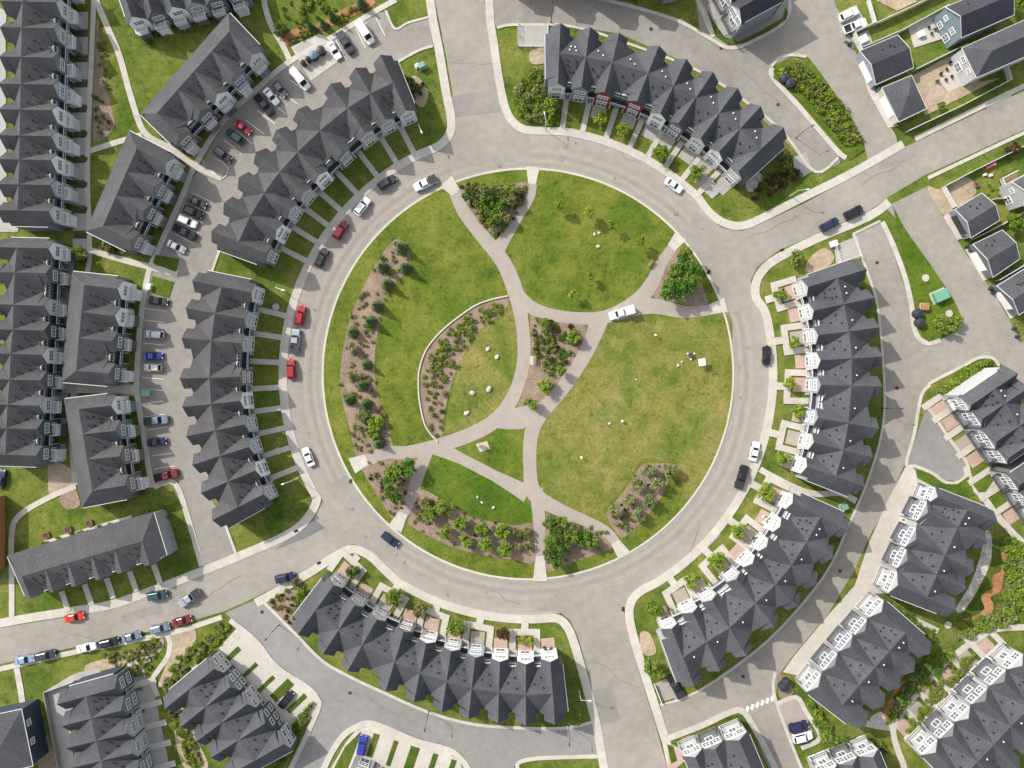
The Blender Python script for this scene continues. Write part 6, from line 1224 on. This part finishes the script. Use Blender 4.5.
fence([(518, 24), (518, 47), (547, 47), (548, 25)], 1.4, M['galv'], 'open rail fence around the paved square left of the north terrace', slat=False); fence([(834, 247), (838, 263), (859, 256)], 1.6, M['galv'], 'open rail fence around the paved pad above the east terrace', slat=False); fence([(47, 690), (62, 768), (66, 790)], 1.5, M['concrete2'], 'long pale garden wall left of the slate fronted row house', 'garden_wall'); fence([(48, 690), (76, 680)], 1.5, M['concrete2'], 'short pale garden wall at the top of the beige terrace', 'garden_wall'); fence([(1016, 322), (1024, 328), (1040, 340)], 1.0, M['cedar'], 'orange timber frame at the right edge by the alley', slat=False)
fence([(654, 684), (661, 702)], 1.2, M['white'], 'white low fence beside the black pickup pad', slat=True)
utility(861, 41, 28, 2.3, 1.6, .9, M['white'], 'white covered hot tub in the bin yard', 'hot_tub', 'hot tub'); utility(920, 35, 20, 1.3, 1.3, .72, M['white'], 'white garden table on the patio by the steel blue wall', 'garden_table', 'table')
def patio_chair(px, py, ang, mat, label, group):
    root = empty('patio_chair', W(px, py, .12), R(ang)); tag(root, label, 'chair', group)
    bm = bmesh.new(); box(bm, (0, 0, .38), .6, .6, .1); link('seat', bm_mesh('seat', bm, mat), root)
    bm = bmesh.new(); box(bm, (0, .28, .48), .6, .09, .5); link('backrest', bm_mesh('backrest', bm, mat), root)
    for sx in (-.25, .25):
        for sy in (-.25, .25): bm = bmesh.new(); box(bm, (sx, sy, 0), .05, .05, .38); link('leg', bm_mesh('leg', bm, M['metal']), root)
for i, (x, y) in enumerate(((940, 75), (946, 70), (951, 77), (945, 80), (957, 66), (936, 82), (949, 64))): patio_chair(x, y, i * 55, M['iron' if i % 2 else 'rubber'], 'dark patio chair on the furnished patio in the top right', 'furnished patio chairs')
for i, (x, y) in enumerate(((928, 28), (931, 34), (936, 24), (934, 30))): patio_chair(x, y, 40 + i * 80, M['iron'], 'dark chair around the white garden table', 'garden table chairs')
for i, (x, y) in enumerate(((762.5, 516), (766, 519), (763, 522), (544, 647), (551, 648), (753, 538), (701, 597))): patio_chair(x, y, i * 70, M['white' if i < 3 else 'iron'], 'white patio chair in the square court of the southeast terrace' if i < 3 else 'dark patio chair at the last bay of the south terrace' if i < 5 else 'dark patio chair beside the bays of the southeast terrace', ('white court chairs', 'south end chairs', 'bay chairs')[0 if i < 3 else 1 if i < 5 else 2])
# toys and raised boxes
def planter(px, py, ang, label, mat='cedar', s=(1.3, 1.3)):
    root = empty('planter_box', W(px, py, .06), R(ang)); tag(root, label, 'planter', 'wooden planter boxes'); bm = bmesh.new()
    for x, y, sx, sy in ((0, -s[1] / 2, s[0], .1), (0, s[1] / 2, s[0], .1), (-s[0] / 2, 0, .1, s[1] - .12), (s[0] / 2, 0, .1, s[1] - .12)): box(bm, (x, y, 0), sx, sy, .55)
    link('frame', bm_mesh('frame', bm, M[mat]), root); bm = bmesh.new(); box(bm, (0, 0, .0), s[0] - .12, s[1] - .12, .45); link('soil', bm_mesh('soil', bm, M['dirt']), root)
for x, y, l in ((47, 535, 'left wooden box behind the long row house'), (69, 529, 'middle wooden box behind the long row house'), (90, 523, 'right wooden box behind the long row house'), (975.5, 185, 'wooden box in the toy yard')): planter(x, y, 15, l, s=(1.4, 1.3) if x < 100 else (1, 1))
root = empty('toy_slide', W(989.5, 166.5, .05), R(30)); tag(root, 'pink play slide by the fence of the toy yard', 'slide')
bm = bmesh.new(); slope(bm, [Vector((-1, -.25, .25)), Vector((-1, .25, .25)), Vector((.5, .25, 1.1)), Vector((.5, -.25, 1.1))], .08); link('chute', bm_mesh('chute', bm, M['pinkfab']), root); bm = bmesh.new(); box(bm, (.75, 0, 0), .5, .6, 1.1); link('platform', bm_mesh('platform', bm, M['pinkfab']), root); bm = bmesh.new(); [box(bm, (1.05, 0, .2 + k * .28), .08, .5, .06) for k in range(3)]; link('ladder', bm_mesh('ladder', bm, M['bluetub']), root)
for x, y, l in ((984, 175, 'left white toy crate in the toy yard'), (990, 175.5, 'right white toy crate in the toy yard')): utility(x, y, 20, .6, .5, .35, M['white'], l, 'toy_crate', 'crate')
# rear deck of the house at the right edge
c = W2((1010, 186)); root = empty('deck', (c.x, c.y, 0), R(27)); tag(root, 'white railed deck behind the dark house at the right edge', 'deck')
bm = bmesh.new(); box(bm, (0, 0, .7), 4.2, 5.0, .15); link('platform', bm_mesh('platform', bm, M['wood']), root)
for x, y, L_, rz in ((-2.1, 0, 5.0, 90), (0, 2.5, 4.2, 0), (0, -2.5, 4.2, 0)):
    bm = bmesh.new(); box(bm, (0, 0, 1.0), L_, .12, .09); box(bm, (0, 0, .1), L_, .08, .07)
    for i in range(9): box(bm, (-L_ / 2 + L_ * i / 8, 0, 0), .09, .09, 1.0)
    link('railing', bm_mesh('railing', bm, M['white']), root, (x, y, .85), R(rz))
for x in (-1.9, 1.9):
    for y in (-2.2, 2.2): bm = bmesh.new(); box(bm, (x, y, 0), .15, .15, .7); link('post', bm_mesh('post', bm, M['wood']), root)

# ------------------------------------------------------------------ camera, sun, sky
cam = bpy.data.cameras.new('camera'); co = bpy.data.objects.new('camera', cam); COL.objects.link(co); scn.camera = co
co.location = (0, 0, H); co.rotation_euler = (0, 0, 0)
cam.sensor_fit = 'HORIZONTAL'; cam.sensor_width = 36; cam.lens = 18 * H / (512 * S); cam.clip_start = .5; cam.clip_end = 6000
EL, AZ = R(38), R(-55)
sdir = Vector((math.sin(AZ) * math.cos(EL), math.cos(AZ) * math.cos(EL), math.sin(EL)))
sl = bpy.data.lights.new('sun', 'SUN'); sl.energy = 2.8; sl.angle = R(.6); sl.color = (1, .95, .88)
so = bpy.data.objects.new('sun', sl); COL.objects.link(so); so.rotation_euler = (-sdir).to_track_quat('-Z', 'Y').to_euler()
w = bpy.data.worlds.new('World'); scn.world = w; w.use_nodes = True; nt = w.node_tree
sky = nt.nodes.new('ShaderNodeTexSky'); sky.sky_type = 'NISHITA'; sky.sun_disc = False; sky.sun_elevation = EL; sky.sun_rotation = AZ; sky.air_density = 1; sky.dust_density = 2.5
hs = nt.nodes.new('ShaderNodeHueSaturation'); hs.inputs['Saturation'].default_value = .36
nt.links.new(sky.outputs[0], hs.inputs['Color']); nt.links.new(hs.outputs[0], nt.nodes['Background'].inputs[0]); nt.nodes['Background'].inputs[1].default_value = .15
scn.view_settings.view_transform = 'Standard'; scn.view_settings.look = 'None'; scn.view_settings.gamma = 1; scn.view_settings.exposure = .80
scn.cycles.max_bounces = 5; scn.cycles.diffuse_bounces = 3; scn.cycles.glossy_bounces = 2; scn.cycles.transmission_bounces = 2
